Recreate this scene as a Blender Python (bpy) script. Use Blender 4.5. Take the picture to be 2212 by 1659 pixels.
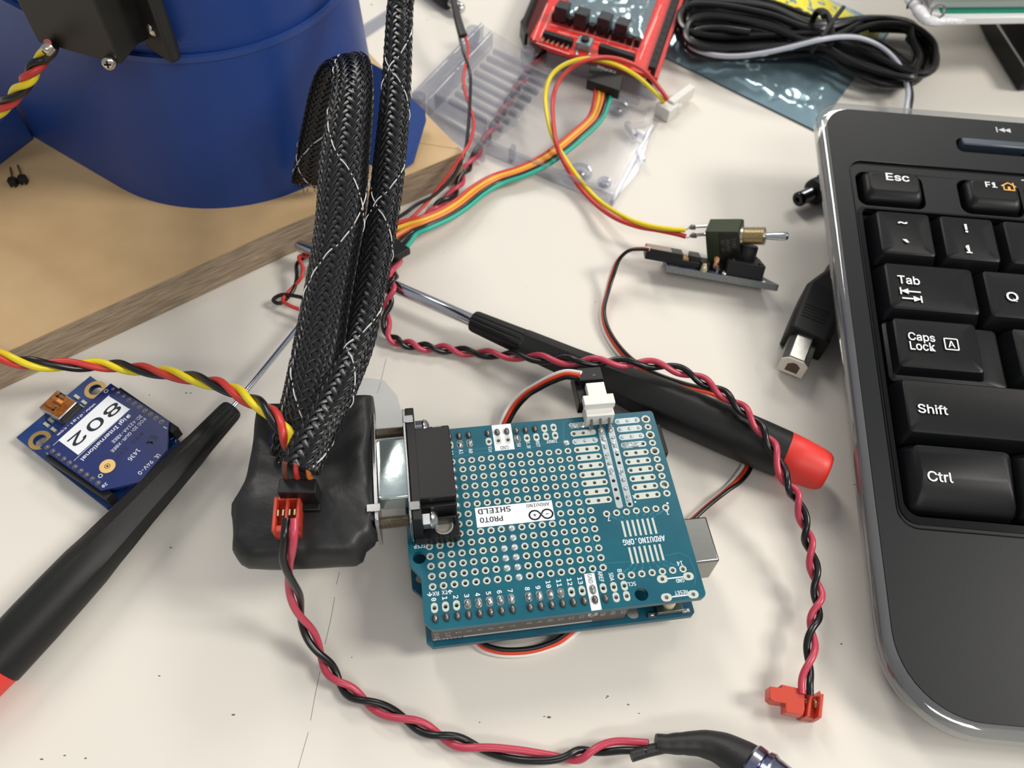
import bpy, bmesh, math, random, os
from mathutils import Vector, Matrix, noise
from mathutils.geometry import tessellate_polygon

random.seed(7)
S = 0.001                      # all numbers below are millimetres
for o in list(bpy.data.objects):
    bpy.data.objects.remove(o)
scene = bpy.context.scene
COL = scene.collection

# ------------------------------------------------------------------ camera, world, lights, exposure
CM = Matrix(((0.9988649, 0.0, 0.0476330), (-0.0258643, -0.8397387, 0.5423743), (0.0399993, -0.5429907, -0.8387856)))
CP = Vector((-11.3557, -129.3023, 199.9669))
F, PW, PH = 1712.0, 2212.0, 1659.0
cam_data = bpy.data.cameras.new('camera')
cam_data.sensor_width = 5.156
cam_data.sensor_fit = 'HORIZONTAL'
cam_data.lens = 5.156 * F / PW
cam_data.clip_start = 0.005
cam_data.clip_end = 20
cam_data.dof.use_dof = True
cam_data.dof.focus_distance = 0.198
cam_data.dof.aperture_fstop = 2.6
cam = bpy.data.objects.new('camera', cam_data)
COL.objects.link(cam)
cx, cy, cz = CM @ Vector((1, 0, 0)), CM @ Vector((0, -1, 0)), CM @ Vector((0, 0, -1))
cam.matrix_world = Matrix(((cx.x, cy.x, cz.x, CP.x * S), (cx.y, cy.y, cz.y, CP.y * S), (cx.z, cy.z, cz.z, CP.z * S), (0, 0, 0, 1)))
scene.camera = cam

world = bpy.data.worlds.new('office_light')
scene.world = world
world.use_nodes = True
wn = world.node_tree
bg = wn.nodes['Background']
bg.inputs[0].default_value = (0.93, 0.96, 1.0, 1)
bg.inputs[1].default_value = 0.42

def area(name, loc, target, sx, sy, power, color):
    l = bpy.data.lights.new(name, 'AREA')
    l.shape = 'RECTANGLE'
    l.size, l.size_y = sx, sy
    l.energy = power
    l.color = color
    o = bpy.data.objects.new(name, l)
    COL.objects.link(o)
    o.location = loc
    o.rotation_euler = (Vector(target) - Vector(loc)).to_track_quat('-Z', 'Y').to_euler()
    return o
WARM = (1.0, 0.955, 0.885)
area('ceiling_panel_light', (1.62, -0.15, 1.60), (0, 0, 0), 0.5, 0.6, 36, WARM)
area('ceiling_panel_light', (-0.70, 1.60, 1.70), (0, 0, 0), 0.4, 1.0, 23, WARM)
area('ceiling_panel_light', (0.95, 1.75, 1.75), (0, 0, 0), 1.0, 0.4, 20, WARM)
area('ceiling_panel_light', (0.35, -1.3, 1.70), (0, 0, 0), 1.2, 0.3, 12, WARM)

scene.view_settings.view_transform = 'Standard'
scene.view_settings.look = 'None'
scene.view_settings.gamma = 1
scene.view_settings.use_curve_mapping = False
scene.view_settings.exposure = -0.17

# ------------------------------------------------------------------ geometry of the viewpoint used to measure positions
def at(px, py, z):
    d = CM @ Vector(((px - PW / 2) / F, (py - PH / 2) / F, 1.0))
    return CP + d * ((z - CP.z) / d.z)

class Frame:
    """a rigid frame; m maps local millimetres to world millimetres"""
    def __init__(s, m):
        s.m = m.copy()
        s.i = m.inverted()
    def on(s, px, py, h):
        d = s.i.to_3x3() @ (CM @ Vector(((px - PW / 2) / F, (py - PH / 2) / F, 1.0)))
        c = s.i @ CP
        return c + d * ((h - c.z) / d.z)

def frame_axes(origin, xdir, zdir=(0, 0, 1)):
    z = Vector(zdir).normalized()
    x = Vector(xdir)
    x = (x - z * x.dot(z)).normalized()
    y = z.cross(x)
    return Frame(Matrix(((x.x, y.x, z.x, origin[0]), (x.y, y.y, z.y, origin[1]), (x.z, y.z, z.z, origin[2]), (0, 0, 0, 1))))

WORLD = Frame(Matrix.Identity(4))

# ------------------------------------------------------------------ materials
def lin(c):
    return tuple(((v / 255) / 12.92 if v / 255 <= 0.04045 else ((v / 255 + 0.055) / 1.055) ** 2.4) for v in c) + (1.0,)

MATS = {}
def mat(name, c, rough=0.5, metal=0.0, bump=0.0, bscale=4.0, var=0.0, vscale=1.0, spec=0.5, coat=0.0, trans=0.0, stretch=None, c2=None, sss=0.0, bdist=0.1, rvar=0.0):
    if name in MATS:
        return MATS[name]
    m = bpy.data.materials.new(name)
    m.use_nodes = True
    nt = m.node_tree
    b = nt.nodes['Principled BSDF']
    b.inputs['Base Color'].default_value = lin(c)
    b.inputs['Roughness'].default_value = rough
    b.inputs['Metallic'].default_value = metal
    b.inputs['Specular IOR Level'].default_value = spec
    b.inputs['Coat Weight'].default_value = coat
    b.inputs['Coat Roughness'].default_value = 0.1
    b.inputs['Transmission Weight'].default_value = trans
    if sss:
        b.inputs['Subsurface Weight'].default_value = sss
        b.inputs['Subsurface Radius'].default_value = (0.0015, 0.0008, 0.0005)
        b.inputs['Subsurface Scale'].default_value = 1.0
    tc = nt.nodes.new('ShaderNodeTexCoord')
    mp = nt.nodes.new('ShaderNodeMapping')
    nt.links.new(tc.outputs['Object'], mp.inputs[0])
    st = stretch or (1, 1, 1)
    mp.inputs['Scale'].default_value = (1000 * st[0], 1000 * st[1], 1000 * st[2])
    if var or c2:
        n = nt.nodes.new('ShaderNodeTexNoise')
        n.inputs['Scale'].default_value = vscale
        n.inputs['Detail'].default_value = 5
        nt.links.new(mp.outputs[0], n.inputs['Vector'])
        r = nt.nodes.new('ShaderNodeValToRGB')
        r.color_ramp.elements[0].position = 0.3
        r.color_ramp.elements[1].position = 0.7
        if c2:
            r.color_ramp.elements[0].color = lin(c2)
        else:
            r.color_ramp.elements[0].color = tuple(v * (1 - var) for v in lin(c)[:3]) + (1,)
        r.color_ramp.elements[1].color = lin(c)
        nt.links.new(n.outputs[0], r.inputs[0])
        nt.links.new(r.outputs[0], b.inputs['Base Color'])
    if rvar:
        n3 = nt.nodes.new('ShaderNodeTexNoise')
        n3.inputs['Scale'].default_value = vscale
        nt.links.new(mp.outputs[0], n3.inputs['Vector'])
        mr = nt.nodes.new('ShaderNodeMapRange')
        mr.inputs['From Min'].default_value = 0.3
        mr.inputs['From Max'].default_value = 0.7
        mr.inputs['To Min'].default_value = max(0.02, rough - rvar)
        mr.inputs['To Max'].default_value = rough + rvar
        nt.links.new(n3.outputs[0], mr.inputs[0])
        nt.links.new(mr.outputs[0], b.inputs['Roughness'])
    if bump:
        n2 = nt.nodes.new('ShaderNodeTexNoise')
        n2.inputs['Scale'].default_value = bscale
        n2.inputs['Detail'].default_value = 3
        nt.links.new(mp.outputs[0], n2.inputs['Vector'])
        bp = nt.nodes.new('ShaderNodeBump')
        bp.inputs['Strength'].default_value = bump
        bp.inputs['Distance'].default_value = bdist * S
        nt.links.new(n2.outputs[0], bp.inputs['Height'])
        nt.links.new(bp.outputs[0], b.inputs['Normal'])
    MATS[name] = m
    return m

def clear_mat(name, tint=(235, 235, 238), gloss=0.12, rough=0.08, ior=1.45, milky=0.06):
    """thin clear plastic: see-through with a grazing-angle reflection and a touch of milky diffuse"""
    if name in MATS:
        return MATS[name]
    m = bpy.data.materials.new(name)
    m.use_nodes = True
    nt = m.node_tree
    nt.nodes.remove(nt.nodes['Principled BSDF'])
    out = nt.nodes['Material Output']
    t = nt.nodes.new('ShaderNodeBsdfTransparent')
    t.inputs[0].default_value = lin(tint)
    g = nt.nodes.new('ShaderNodeBsdfGlossy')
    g.inputs['Roughness'].default_value = rough
    d = nt.nodes.new('ShaderNodeBsdfDiffuse')
    d.inputs[0].default_value = lin((225, 225, 228))
    fr = nt.nodes.new('ShaderNodeLayerWeight')
    fr.inputs[0].default_value = 0.5
    pw_ = nt.nodes.new('ShaderNodeMath')
    pw_.operation = 'POWER'
    pw_.inputs[1].default_value = 3.5
    nt.links.new(fr.outputs['Facing'], pw_.inputs[0])
    mu = nt.nodes.new('ShaderNodeMath')
    mu.operation = 'MULTIPLY_ADD'
    mu.use_clamp = True
    mu.inputs[1].default_value = 0.55
    mu.inputs[2].default_value = gloss * 0.2
    nt.links.new(pw_.outputs[0], mu.inputs[0])
    m1 = nt.nodes.new('ShaderNodeMixShader')
    m1.inputs[0].default_value = milky
    nt.links.new(t.outputs[0], m1.inputs[1])
    nt.links.new(d.outputs[0], m1.inputs[2])
    m2 = nt.nodes.new('ShaderNodeMixShader')
    nt.links.new(mu.outputs[0], m2.inputs[0])
    nt.links.new(m1.outputs[0], m2.inputs[1])
    nt.links.new(g.outputs[0], m2.inputs[2])
    nt.links.new(m2.outputs[0], out.inputs[0])
    MATS[name] = m
    return m

# ------------------------------------------------------------------ mesh builder
class MB:
    def __init__(s):
        s.v, s.f = [], []
    def add(s, v, f, M=None):
        n = len(s.v)
        s.v += [Vector(p) if M is None else M @ Vector(p) for p in v]
        s.f += [tuple(i + n for i in q) for q in f]
        return s
    def box(s, x0, x1, y0, y1, z0, z1, M=None):
        v = [(x0, y0, z0), (x1, y0, z0), (x1, y1, z0), (x0, y1, z0), (x0, y0, z1), (x1, y0, z1), (x1, y1, z1), (x0, y1, z1)]
        return s.add(v, [(3, 2, 1, 0), (4, 5, 6, 7), (0, 1, 5, 4), (1, 2, 6, 5), (2, 3, 7, 6), (3, 0, 4, 7)], M)
    def prism(s, poly, z0, z1, top=None, M=None):
        """polygon extruded from z0 to z1; top: a different polygon of the same length"""
        n = len(poly)
        top = top or poly
        a = sum(poly[i][0] * poly[(i + 1) % n][1] - poly[(i + 1) % n][0] * poly[i][1] for i in range(n))
        if a < 0:
            poly, top = poly[::-1], top[::-1]
        v = [(p[0], p[1], z0) for p in poly] + [(p[0], p[1], z1) for p in top]
        f = [tuple(range(n))[::-1], tuple(range(n, 2 * n))] + [(i, (i + 1) % n, n + (i + 1) % n, n + i) for i in range(n)]
        return s.add(v, f, M)
    def hull(s, lo, hi):
        """two point loops of equal length joined by side walls and capped (world points)"""
        n = len(lo)
        return s.add(list(lo) + list(hi), [tuple(range(n))[::-1], tuple(range(n, 2 * n))] + [(i, (i + 1) % n, n + (i + 1) % n, n + i) for i in range(n)])
    def loops(s, rings, cap0=True, cap1=True, closed=True):
        n = len(rings[0])
        v = [p for r in rings for p in r]
        f = []
        for k in range(len(rings) - 1):
            for i in range(n if closed else n - 1):
                j = (i + 1) % n
                f.append((k * n + i, k * n + j, (k + 1) * n + j, (k + 1) * n + i))
        if cap0:
            f.append(tuple(range(n))[::-1])
        if cap1:
            f.append(tuple(range((len(rings) - 1) * n, len(rings) * n)))
        return s.add(v, f)
    def tube(s, pts, r, n=12, cap=True, ry=None, ref=None):
        """round (or elliptic, ry) tube along points; r a number or a list"""
        pts = [Vector(p) for p in pts]
        m = len(pts)
        rr = r if isinstance(r, (list, tuple)) else [r] * m
        nrm = None
        rings = []
        for i, p in enumerate(pts):
            t = (pts[min(i + 1, m - 1)] - pts[max(i - 1, 0)])
            if t.length < 1e-9:
                t = Vector((0, 0, 1))
            t.normalize()
            if nrm is None:
                a = Vector(ref) if ref else (Vector((0, 0, 1)) if abs(t.z) < 0.9 else Vector((1, 0, 0)))
                nrm = (a - t * a.dot(t)).normalized()
            else:
                nrm = (nrm - t * nrm.dot(t)).normalized()
            b = t.cross(nrm)
            q = ry[i] if isinstance(ry, (list, tuple)) else (ry if ry else rr[i])
            rings.append([p + nrm * (q * math.sin(2 * math.pi * k / n)) + b * (rr[i] * math.cos(2 * math.pi * k / n)) for k in range(n)])
        return s.loops([x[::-1] for x in rings], cap, cap)
    def lathe(s, prof, M=None, n=24):
        """profile [(r, z)] turned about local z"""
        rings = [[(max(r, 1e-4) * math.cos(2 * math.pi * k / n), max(r, 1e-4) * math.sin(2 * math.pi * k / n), z) for k in range(n)] for r, z in prof]
        t = MB()
        t.loops([[Vector(p) for p in x] for x in rings])
        return s.add(t.v, t.f, M)
    def grid(s, fn, nu, nv):
        v = [fn(i / nu, j / nv) for j in range(nv + 1) for i in range(nu + 1)]
        return s.add(v, [(j * (nu + 1) + i, j * (nu + 1) + i + 1, (j + 1) * (nu + 1) + i + 1, (j + 1) * (nu + 1) + i) for j in range(nv) for i in range(nu)])
    def plate(s, outer, holes, z0, z1):
        """flat plate with through holes"""
        def ccw(p):
            return sum(p[i][0] * p[(i + 1) % len(p)][1] - p[(i + 1) % len(p)][0] * p[i][1] for i in range(len(p))) > 0
        outer = outer if ccw(outer) else outer[::-1]
        holes = [h[::-1] if ccw(h) else h for h in holes]
        loops = [outer] + holes
        tris = tessellate_polygon([[Vector((p[0], p[1], 0)) for p in l] for l in loops])
        flat = [p for l in loops for p in l]
        n = len(flat)
        f = []
        for t in tris:
            a, b, c = (Vector((flat[i][0], flat[i][1])) for i in t)
            if (b - a).cross(c - a) < 0:
                t = t[::-1]
            f.append(tuple(i + n for i in t))
            f.append(tuple(t[::-1]))
        k = 0
        for l in loops:
            for i in range(len(l)):
                j = (i + 1) % len(l)
                f.append((k + i, k + j, n + k + j, n + k + i))
            k += len(l)
        return s.add([(p[0], p[1], z0) for p in flat] + [(p[0], p[1], z1) for p in flat], f)
    def xf(s, M):
        s.v = [M @ p for p in s.v]
        return s

def ngon(x, y, r, n=12, a0=0.0, ry=None):
    return [(x + r * math.cos(a0 + 2 * math.pi * i / n), y + (ry or r) * math.sin(a0 + 2 * math.pi * i / n)) for i in range(n)]

def rrect(x0, x1, y0, y1, r, n=6):
    rs = r if isinstance(r, (list, tuple)) else [r] * 4     # corners: (x1,y1) (x0,y1) (x0,y0) (x1,y0)
    out = []
    for (cx_, cy_, a, q) in ((x1, y1, 0, rs[0]), (x0, y1, 90, rs[1]), (x0, y0, 180, rs[2]), (x1, y0, 270, rs[3])):
        sx, sy = (1 if cx_ == x1 else -1), (1 if cy_ == y1 else -1)
        for i in range(n + 1):
            t = math.radians(a + 90 * i / n)
            out.append((cx_ - sx * q + q * math.cos(t), cy_ - sy * q + q * math.sin(t)))
    return out

def spline(pts, step=0.8):
    """Catmull-Rom through points of any dimension, resampled about every step mm (first three values are the position)"""
    P = [list(p) for p in pts]
    P = [[2 * a - b for a, b in zip(P[0], P[1])]] + P + [[2 * a - b for a, b in zip(P[-1], P[-2])]]
    out = []
    for k in range(1, len(P) - 2):
        p0, p1, p2, p3 = P[k - 1], P[k], P[k + 1], P[k + 2]
        d = math.dist(p1[:3], p2[:3])
        n = max(1, int(d / step))
        for i in range(n):
            t = i / n
            out.append([0.5 * (2 * b + (c - a) * t + (2 * a - 5 * b + 4 * c - e) * t * t + (3 * b - a - 3 * c + e) * t ** 3) for a, b, c, e in zip(p0, p1, p2, p3)])
    out.append(P[-2])
    return out

def wpath(lst, step=0.8):
    """pixel list (px, py, z, extra...) to smooth world samples"""
    return spline([list(at(p[0], p[1], p[2])) + list(p[3:]) for p in lst], step)

def sides(path):
    """per sample: tangent, right-hand side, up"""
    out = []
    n = len(path)
    for i in range(n):
        a, b = Vector(path[max(i - 1, 0)][:3]), Vector(path[min(i + 1, n - 1)][:3])
        t = (b - a).normalized()
        r = t.cross(Vector((0, 0, 1)))
        if r.length < 1e-3:
            r = Vector((1, 0, 0))
        r.normalize()
        out.append((t, r, r.cross(t).normalized()))
    return out

# ------------------------------------------------------------------ objects
def new_obj(name, mb, m, frame=None, smooth=True, angle=38, bevel=0, seg=2, local=True):
    """mb holds local coordinates of frame when local, else world millimetres"""
    v = mb.v
    if not local and frame is not None:
        v = [frame.i @ p for p in v]
    me = bpy.data.meshes.new(name)
    me.from_pydata([tuple(p * S) for p in v], [], mb.f)
    me.validate()
    if smooth:
        me.polygons.foreach_set('use_smooth', [True] * len(me.polygons))
        me.set_sharp_from_angle(angle=math.radians(angle))
    me.update()
    me.materials.append(m)
    o = bpy.data.objects.new(name, me)
    COL.objects.link(o)
    if bevel:
        md = o.modifiers.new('bevel', 'BEVEL')
        md.width = bevel * S
        md.segments = seg
        md.limit_method = 'ANGLE'
        md.angle_limit = math.radians(35)
        md.harden_normals = False
    return o

def tag(o, label=None, cat=None, group=None, kind=None):
    if label: o['label'] = label
    if cat: o['category'] = cat
    if group: o['group'] = group
    if kind: o['kind'] = kind
    return o

class Thing:
    """an Empty at a thing's base with its parts"""
    def __init__(s, name, label, cat, frame=None, origin=None, group=None):
        s.fr = frame or Frame(Matrix.Translation(Vector(origin or (0, 0, 0))))
        s.o = bpy.data.objects.new(name, None)
        s.o.empty_display_size = 0.01
        COL.objects.link(s.o)
        m = s.fr.m.copy()
        m.translation = m.translation * S
        s.o.matrix_world = m
        tag(s.o, label, cat, group)
    def part(s, name, mb, m, parent=None, local=True, label=None, kind=None, **k):
        o = new_obj(name, mb, m, s.fr, local=local, **k)
        o.parent = parent or s.o
        tag(o, label, None, None, kind)
        return o
    def wpart(s, name, mb, m, **k):
        return s.part(name, mb, m, local=False, **k)
    def copy(s, src, loc=None, rz=0, parent=None):
        o = src.copy()
        COL.objects.link(o)
        o.parent = parent or src.parent
        if loc is not None:
            o.location = Vector(loc) * S
            o.rotation_euler = (0, 0, rz)
        return o

# ------------------------------------------------------------------ lettering
FONTS = {}
def font(kind):
    if kind not in FONTS:
        f = None
        try:
            p = os.path.join(bpy.utils.resource_path('LOCAL'), 'datafiles', 'fonts', {'mono': 'DejaVuSansMono.woff2', 'sans': 'Inter.woff2'}[kind])
            if os.path.exists(p):
                f = bpy.data.fonts.load(p)
        except Exception:
            f = None
        FONTS[kind] = f
    return FONTS[kind]

TCACHE = {}
def text_mesh(txt, kind, bold):
    key = (txt, kind, bold)
    if key not in TCACHE:
        c = bpy.data.curves.new('lettering', 'FONT')
        c.body = txt
        if font(kind):
            c.font = font(kind)
        c.offset = bold * (0.3 if kind == 'sans' else 0.45)
        c.resolution_u = 3
        c.align_x, c.align_y = 'LEFT', 'BOTTOM_BASELINE'
        o = bpy.data.objects.new('lettering', c)
        COL.objects.link(o)
        dg = bpy.context.evaluated_depsgraph_get()
        dg.update()
        me = bpy.data.meshes.new_from_object(o.evaluated_get(dg))
        v = [tuple(p.co) for p in me.vertices]
        f = [tuple(p.vertices) for p in me.polygons]
        bpy.data.objects.remove(o)
        bpy.data.meshes.remove(me)
        bpy.data.curves.remove(c)
        xs, ys = [p[0] for p in v], [p[1] for p in v]
        TCACHE[key] = (v, f, min(xs), max(xs), min(ys), max(ys))
    return TCACHE[key]

def text(mb, txt, x, y, z, h=None, w=None, rot=0.0, kind='mono', bold=0.0, M=None, flip=False):
    """centre the string at (x, y); h: height of the string's box, w: width of it"""
    v, f, x0, x1, y0, y1 = text_mesh(txt, kind, bold)
    sy = (h / (y1 - y0)) if h else w / (x1 - x0)
    sx = (w / (x1 - x0)) if w else sy
    c, s_ = math.cos(math.radians(rot)), math.sin(math.radians(rot))
    out = []
    for p in v:
        a, b = (p[0] - (x0 + x1) / 2) * sx, (p[1] - (y0 + y1) / 2) * sy
        out.append((x + a * c - b * s_, y + a * s_ + b * c, z))
    g = [q for q in f]
    # keep the faces pointing to +z
    if g:
        a, b, cc = (Vector(out[i]) for i in g[0][:3])
        if (b - a).cross(cc - a).z < 0:
            g = [q[::-1] for q in g]
    mb.add(out, g, M)

def line2(mb, pts, w, z):
    """flat printed line of width w through 2D points"""
    for (a, b) in zip(pts[:-1], pts[1:]):
        a, b = Vector((a[0], a[1])), Vector((b[0], b[1]))
        d = (b - a).normalized()
        n = Vector((-d.y, d.x)) * w / 2
        a2, b2 = a - d * w * 0.3, b + d * w * 0.3
        mb.add([(a2.x + n.x, a2.y + n.y, z), (a2.x - n.x, a2.y - n.y, z), (b2.x - n.x, b2.y - n.y, z), (b2.x + n.x, b2.y + n.y, z)], [(0, 1, 2, 3)])

def dome(mb, x, y, z, rx, ry, h, n=12, bumpy=0.0):
    rings = []
    for k, (q, e) in enumerate(((1, 0), (0.93, 0.35), (0.75, 0.68), (0.45, 0.92), (0.12, 1.0))):
        rings.append([Vector((x + rx * q * math.cos(2 * math.pi * i / n) * (1 + random.uniform(-bumpy, bumpy)), y + ry * q * math.sin(2 * math.pi * i / n) * (1 + random.uniform(-bumpy, bumpy)), z + h * e * (1 + random.uniform(-bumpy, bumpy)))) for i in range(n)])
    mb.loops(rings, False, True)

# shared materials
M_BLK = mat('black_plastic', (20, 20, 21), 0.42, spec=0.35)
M_BLKM = mat('black_matte_plastic', (20, 20, 21), 0.55, spec=0.35, bump=0.15, bscale=8)
M_RED = mat('red_insulation', (194, 54, 48), 0.38)
M_PINK = mat('crimson_insulation', (184, 62, 82), 0.33)
M_BWIRE = mat('black_insulation', (18, 18, 19), 0.28)
M_YEL = mat('yellow_insulation', (228, 205, 30), 0.35)
M_ORA = mat('orange_insulation', (226, 128, 45), 0.4)
M_TEAL = mat('teal_insulation', (30, 165, 140), 0.4)
M_WHT = mat('white_insulation', (232, 228, 222), 0.4)
M_ORED = mat('orange_red_insulation', (222, 66, 32), 0.35)
M_SOLD = mat('solder', (186, 186, 184), 0.3, 0.9, bump=0.15, bscale=2.0, rvar=0.08)
M_SOLF = mat('flat_solder', (172, 182, 184), 0.34, 0.6, bump=0.1, bscale=1.5)
M_SOLDD = mat('dull_solder', (128, 124, 120), 0.42, 1.0, bump=0.2, bscale=3)
M_TIN = mat('tinned_pad', (190, 196, 188), 0.5, 0.35)
M_STEEL = mat('bright_steel', (190, 190, 190), 0.2, 1.0)
M_SILK = mat('white_print', (228, 232, 236), 0.55)
M_BPRINT = mat('black_print', (14, 22, 34), 0.6)
M_HOLE = mat('dark_bore', (6, 6, 7), 0.8)

# ================================================================== SETTING
M_TABLE = mat('cream_laminate', (218, 213, 204), 0.5, var=0.02, vscale=0.02, bump=0.04, bscale=2.0, spec=0.2)
fl = new_obj('floor', MB().box(-2500, 2500, -2500, 2500, -760, -750), mat('grey_carpet', (110, 108, 104), 0.95, bump=0.5, bscale=0.2, bdist=2))
tag(fl, 'grey floor far below the table', None, None, 'structure')
T = Thing('table', 'cream white laminate table top that everything lies on, with a hairline scratch', 'table', origin=(0, 60, -750))
T.wpart('table_top', MB().box(-620, 620, -330, 620, -26, 0), M_TABLE, bevel=2)
for lx in (-560, 560):
    for ly in (-270, 560):
        T.wpart('leg', MB().box(lx - 22, lx + 22, ly - 22, ly + 22, -750, -26), mat('grey_metal', (120, 120, 122), 0.4, 0.6), bevel=2)
# the hairline scratch and its gaps
mb = MB()
for seg in ([(834, 775), (823, 822)], [(822, 826), (815, 850)], [(733, 1236), (727, 1262)], [(723, 1290), (717, 1325), (712, 1350), (702, 1392)], [(691, 1452), (681, 1500), (671, 1556)], [(666, 1582), (655, 1620), (644, 1659)]):
    p = [at(a, b, 0.0) for a, b in seg]
    line2(mb, [(q.x, q.y) for q in p], 0.13, 0.015)
T.wpart('scratch', mb, mat('scratch_dark', (120, 112, 98), 0.8), smooth=False, kind='stuff')
mb = MB()
random.seed(3)
for (a, b, r) in [(369, 1183, .35), (344, 1460, .3), (402, 849, .4), (412, 849, .3), (323, 853, .25), (1176, 1548, .3), (1186, 1549, .45), (1313, 1504, .3), (1848, 1047, .5), (1817, 1391, .35), (1357, 1522, .3), (504, 1544, .45), (803, 10, .5), (923, 43, .35), (1036, 1560, .2),
                  (1380, 1541, .25), (1310, 1507, .25), (1340, 1290, .2), (1065, 1250, .2), (760, 1420, .2), (1286, 652, .25), (1136, 620, .15), (90, 1640, .4), (140, 1632, .3), (185, 1638, .3), (960, 545, .15)]:
    p = at(a, b, 0)
    dome(mb, p.x, p.y, 0, r, r * random.uniform(0.35, 0.7), r * 0.3, 7, 0.3)
T.wpart('crumbs', mb, mat('crumb', (105, 96, 82), 0.9), kind='stuff')

# ================================================================== WOODEN BOARD
ZB = 13.0
top_pts = [at(-420, 955, ZB), at(0, 766, ZB), at(600, 494, ZB), at(1000, 328, ZB), at(991, 318, ZB), at(934, 260, ZB), at(791, 108, ZB), at(640, -60, ZB), at(-300, -60, ZB)]
P = [(p.x, p.y) for p in top_pts]
W1 = Thing('wooden_board', 'tan fibreboard panel with a striated grey-brown edge under the blue housing', 'board', origin=(-120, 90, 0))
M_MDF = mat('tan_board', (196, 165, 122), 0.62, var=0.08, vscale=0.08, c2=(188, 157, 114), bump=0.15, bscale=1.5)
M_EDGE = mat('board_edge', (172, 154, 130), 0.85, var=0.3, vscale=0.5, c2=(128, 110, 90), bump=0.8, bscale=0.8, stretch=(0.25, 0.25, 3.0), bdist=0.4)
W1.wpart('panel', MB().prism(P, 0.4, ZB - 0.35), M_EDGE)
W1.wpart('face', MB().prism(P, ZB - 0.35, ZB), M_MDF)
p = [at(a, b, ZB) for a, b in ((906, 309), (950, 316), (990, 322))]
mb = MB(); line2(mb, [(q.x, q.y) for q in p], 0.25, ZB + 0.02)
W1.wpart('crease', mb, mat('crease_brown', (140, 112, 76), 0.8), smooth=False)

# ================================================================== BLUE HOUSING
M_BLUE = mat('blue_printed_plastic', (32, 62, 128), 0.38, spec=0.35, bump=0.5, bscale=0.35, stretch=(0.25, 0.25, 14), bdist=0.10)
M_BLUE2 = mat('blue_printed_rim', (36, 66, 130), 0.4, bump=0.4, bscale=6, bdist=0.1)
HB = Thing('printed_housing', 'large blue layered plastic housing with a round front standing on the board', 'housing', origin=(-97, 105, ZB))
c0, r0 = Vector((-97.5, 109.7)), 51.0
c1, r1 = Vector((-94.1, 107.7)), 45.5
def wall_loop(f, grow=0.0):
    c, r = c0.lerp(c1, f), r0 + (r1 - r0) * f + grow
    out = []
    a0 = math.radians(235.3)
    for k in range(61):
        a = a0 + (math.radians(255)) * k / 60
        out.append(Vector((c.x + r * math.cos(a), c.y + r * math.sin(a))))
    d = Vector((math.sin(a0), -math.cos(a0)))
    if d.x > 0: d = -d
    out = [out[0] + d * 130] + out + [Vector((-190, 190))]
    return out
rings = []
for f in (0, 1):
    rings.append([Vector((p.x, p.y, ZB + (64.0 - ZB) * f)) for p in wall_loop(f)])
HB.wpart('lower_wall', MB().loops(rings), M_BLUE, angle=30)
rings = [[Vector((p.x, p.y, z)) for p in wall_loop(1, g)] for z, g in ((63.6, 0), (63.6, 0.25), (65.2, 0.25), (65.2, -1.2), (64.6, -1.2))]
HB.wpart('rim', MB().loops(rings, False, True), M_BLUE2)
rings = [[Vector((p.x, p.y, z)) for p in wall_loop(1, g)] for z, g in ((64.0, -1.6), (112, -3.5))]
HB.wpart('upper_wall', MB().loops(rings), M_BLUE, angle=30)
# gussets: left fin and right foot
A, B = at(75, 300, ZB), at(-90, 425, ZB)
d = (B - A).normalized(); nrm = Vector((d.y, -d.x, 0))
if nrm.y < 0: nrm = -nrm
lo = [A, B, B + nrm * 5, A + nrm * 5]
hi = [A + Vector((0, 0, 13.5)), B + Vector((0, 0, 8)), B + nrm * 5 + Vector((0, 0, 8)), A + nrm * 5 + Vector((0, 0, 13.5))]
HB.wpart('gusset', MB().hull(lo, hi), M_BLUE2, bevel=0.5)
A, B, C_ = at(874, 362, ZB), at(899, 352, ZB), at(921, 262, ZB)
face = [at(850, 368, ZB), at(878, 366, ZB), at(896, 352, ZB + 1), at(922, 262, ZB + 3), at(920, 238, ZB + 6), at(893, 214, ZB + 12), at(830, 150, ZB + 26)]
back = [p + Vector((-13, 3.5, 0)) for p in face]
back[-1] = face[-1] + Vector((-6, 5, 0))
HB.wpart('foot', MB().hull(face, back), M_BLUE2, bevel=0.6)

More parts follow.
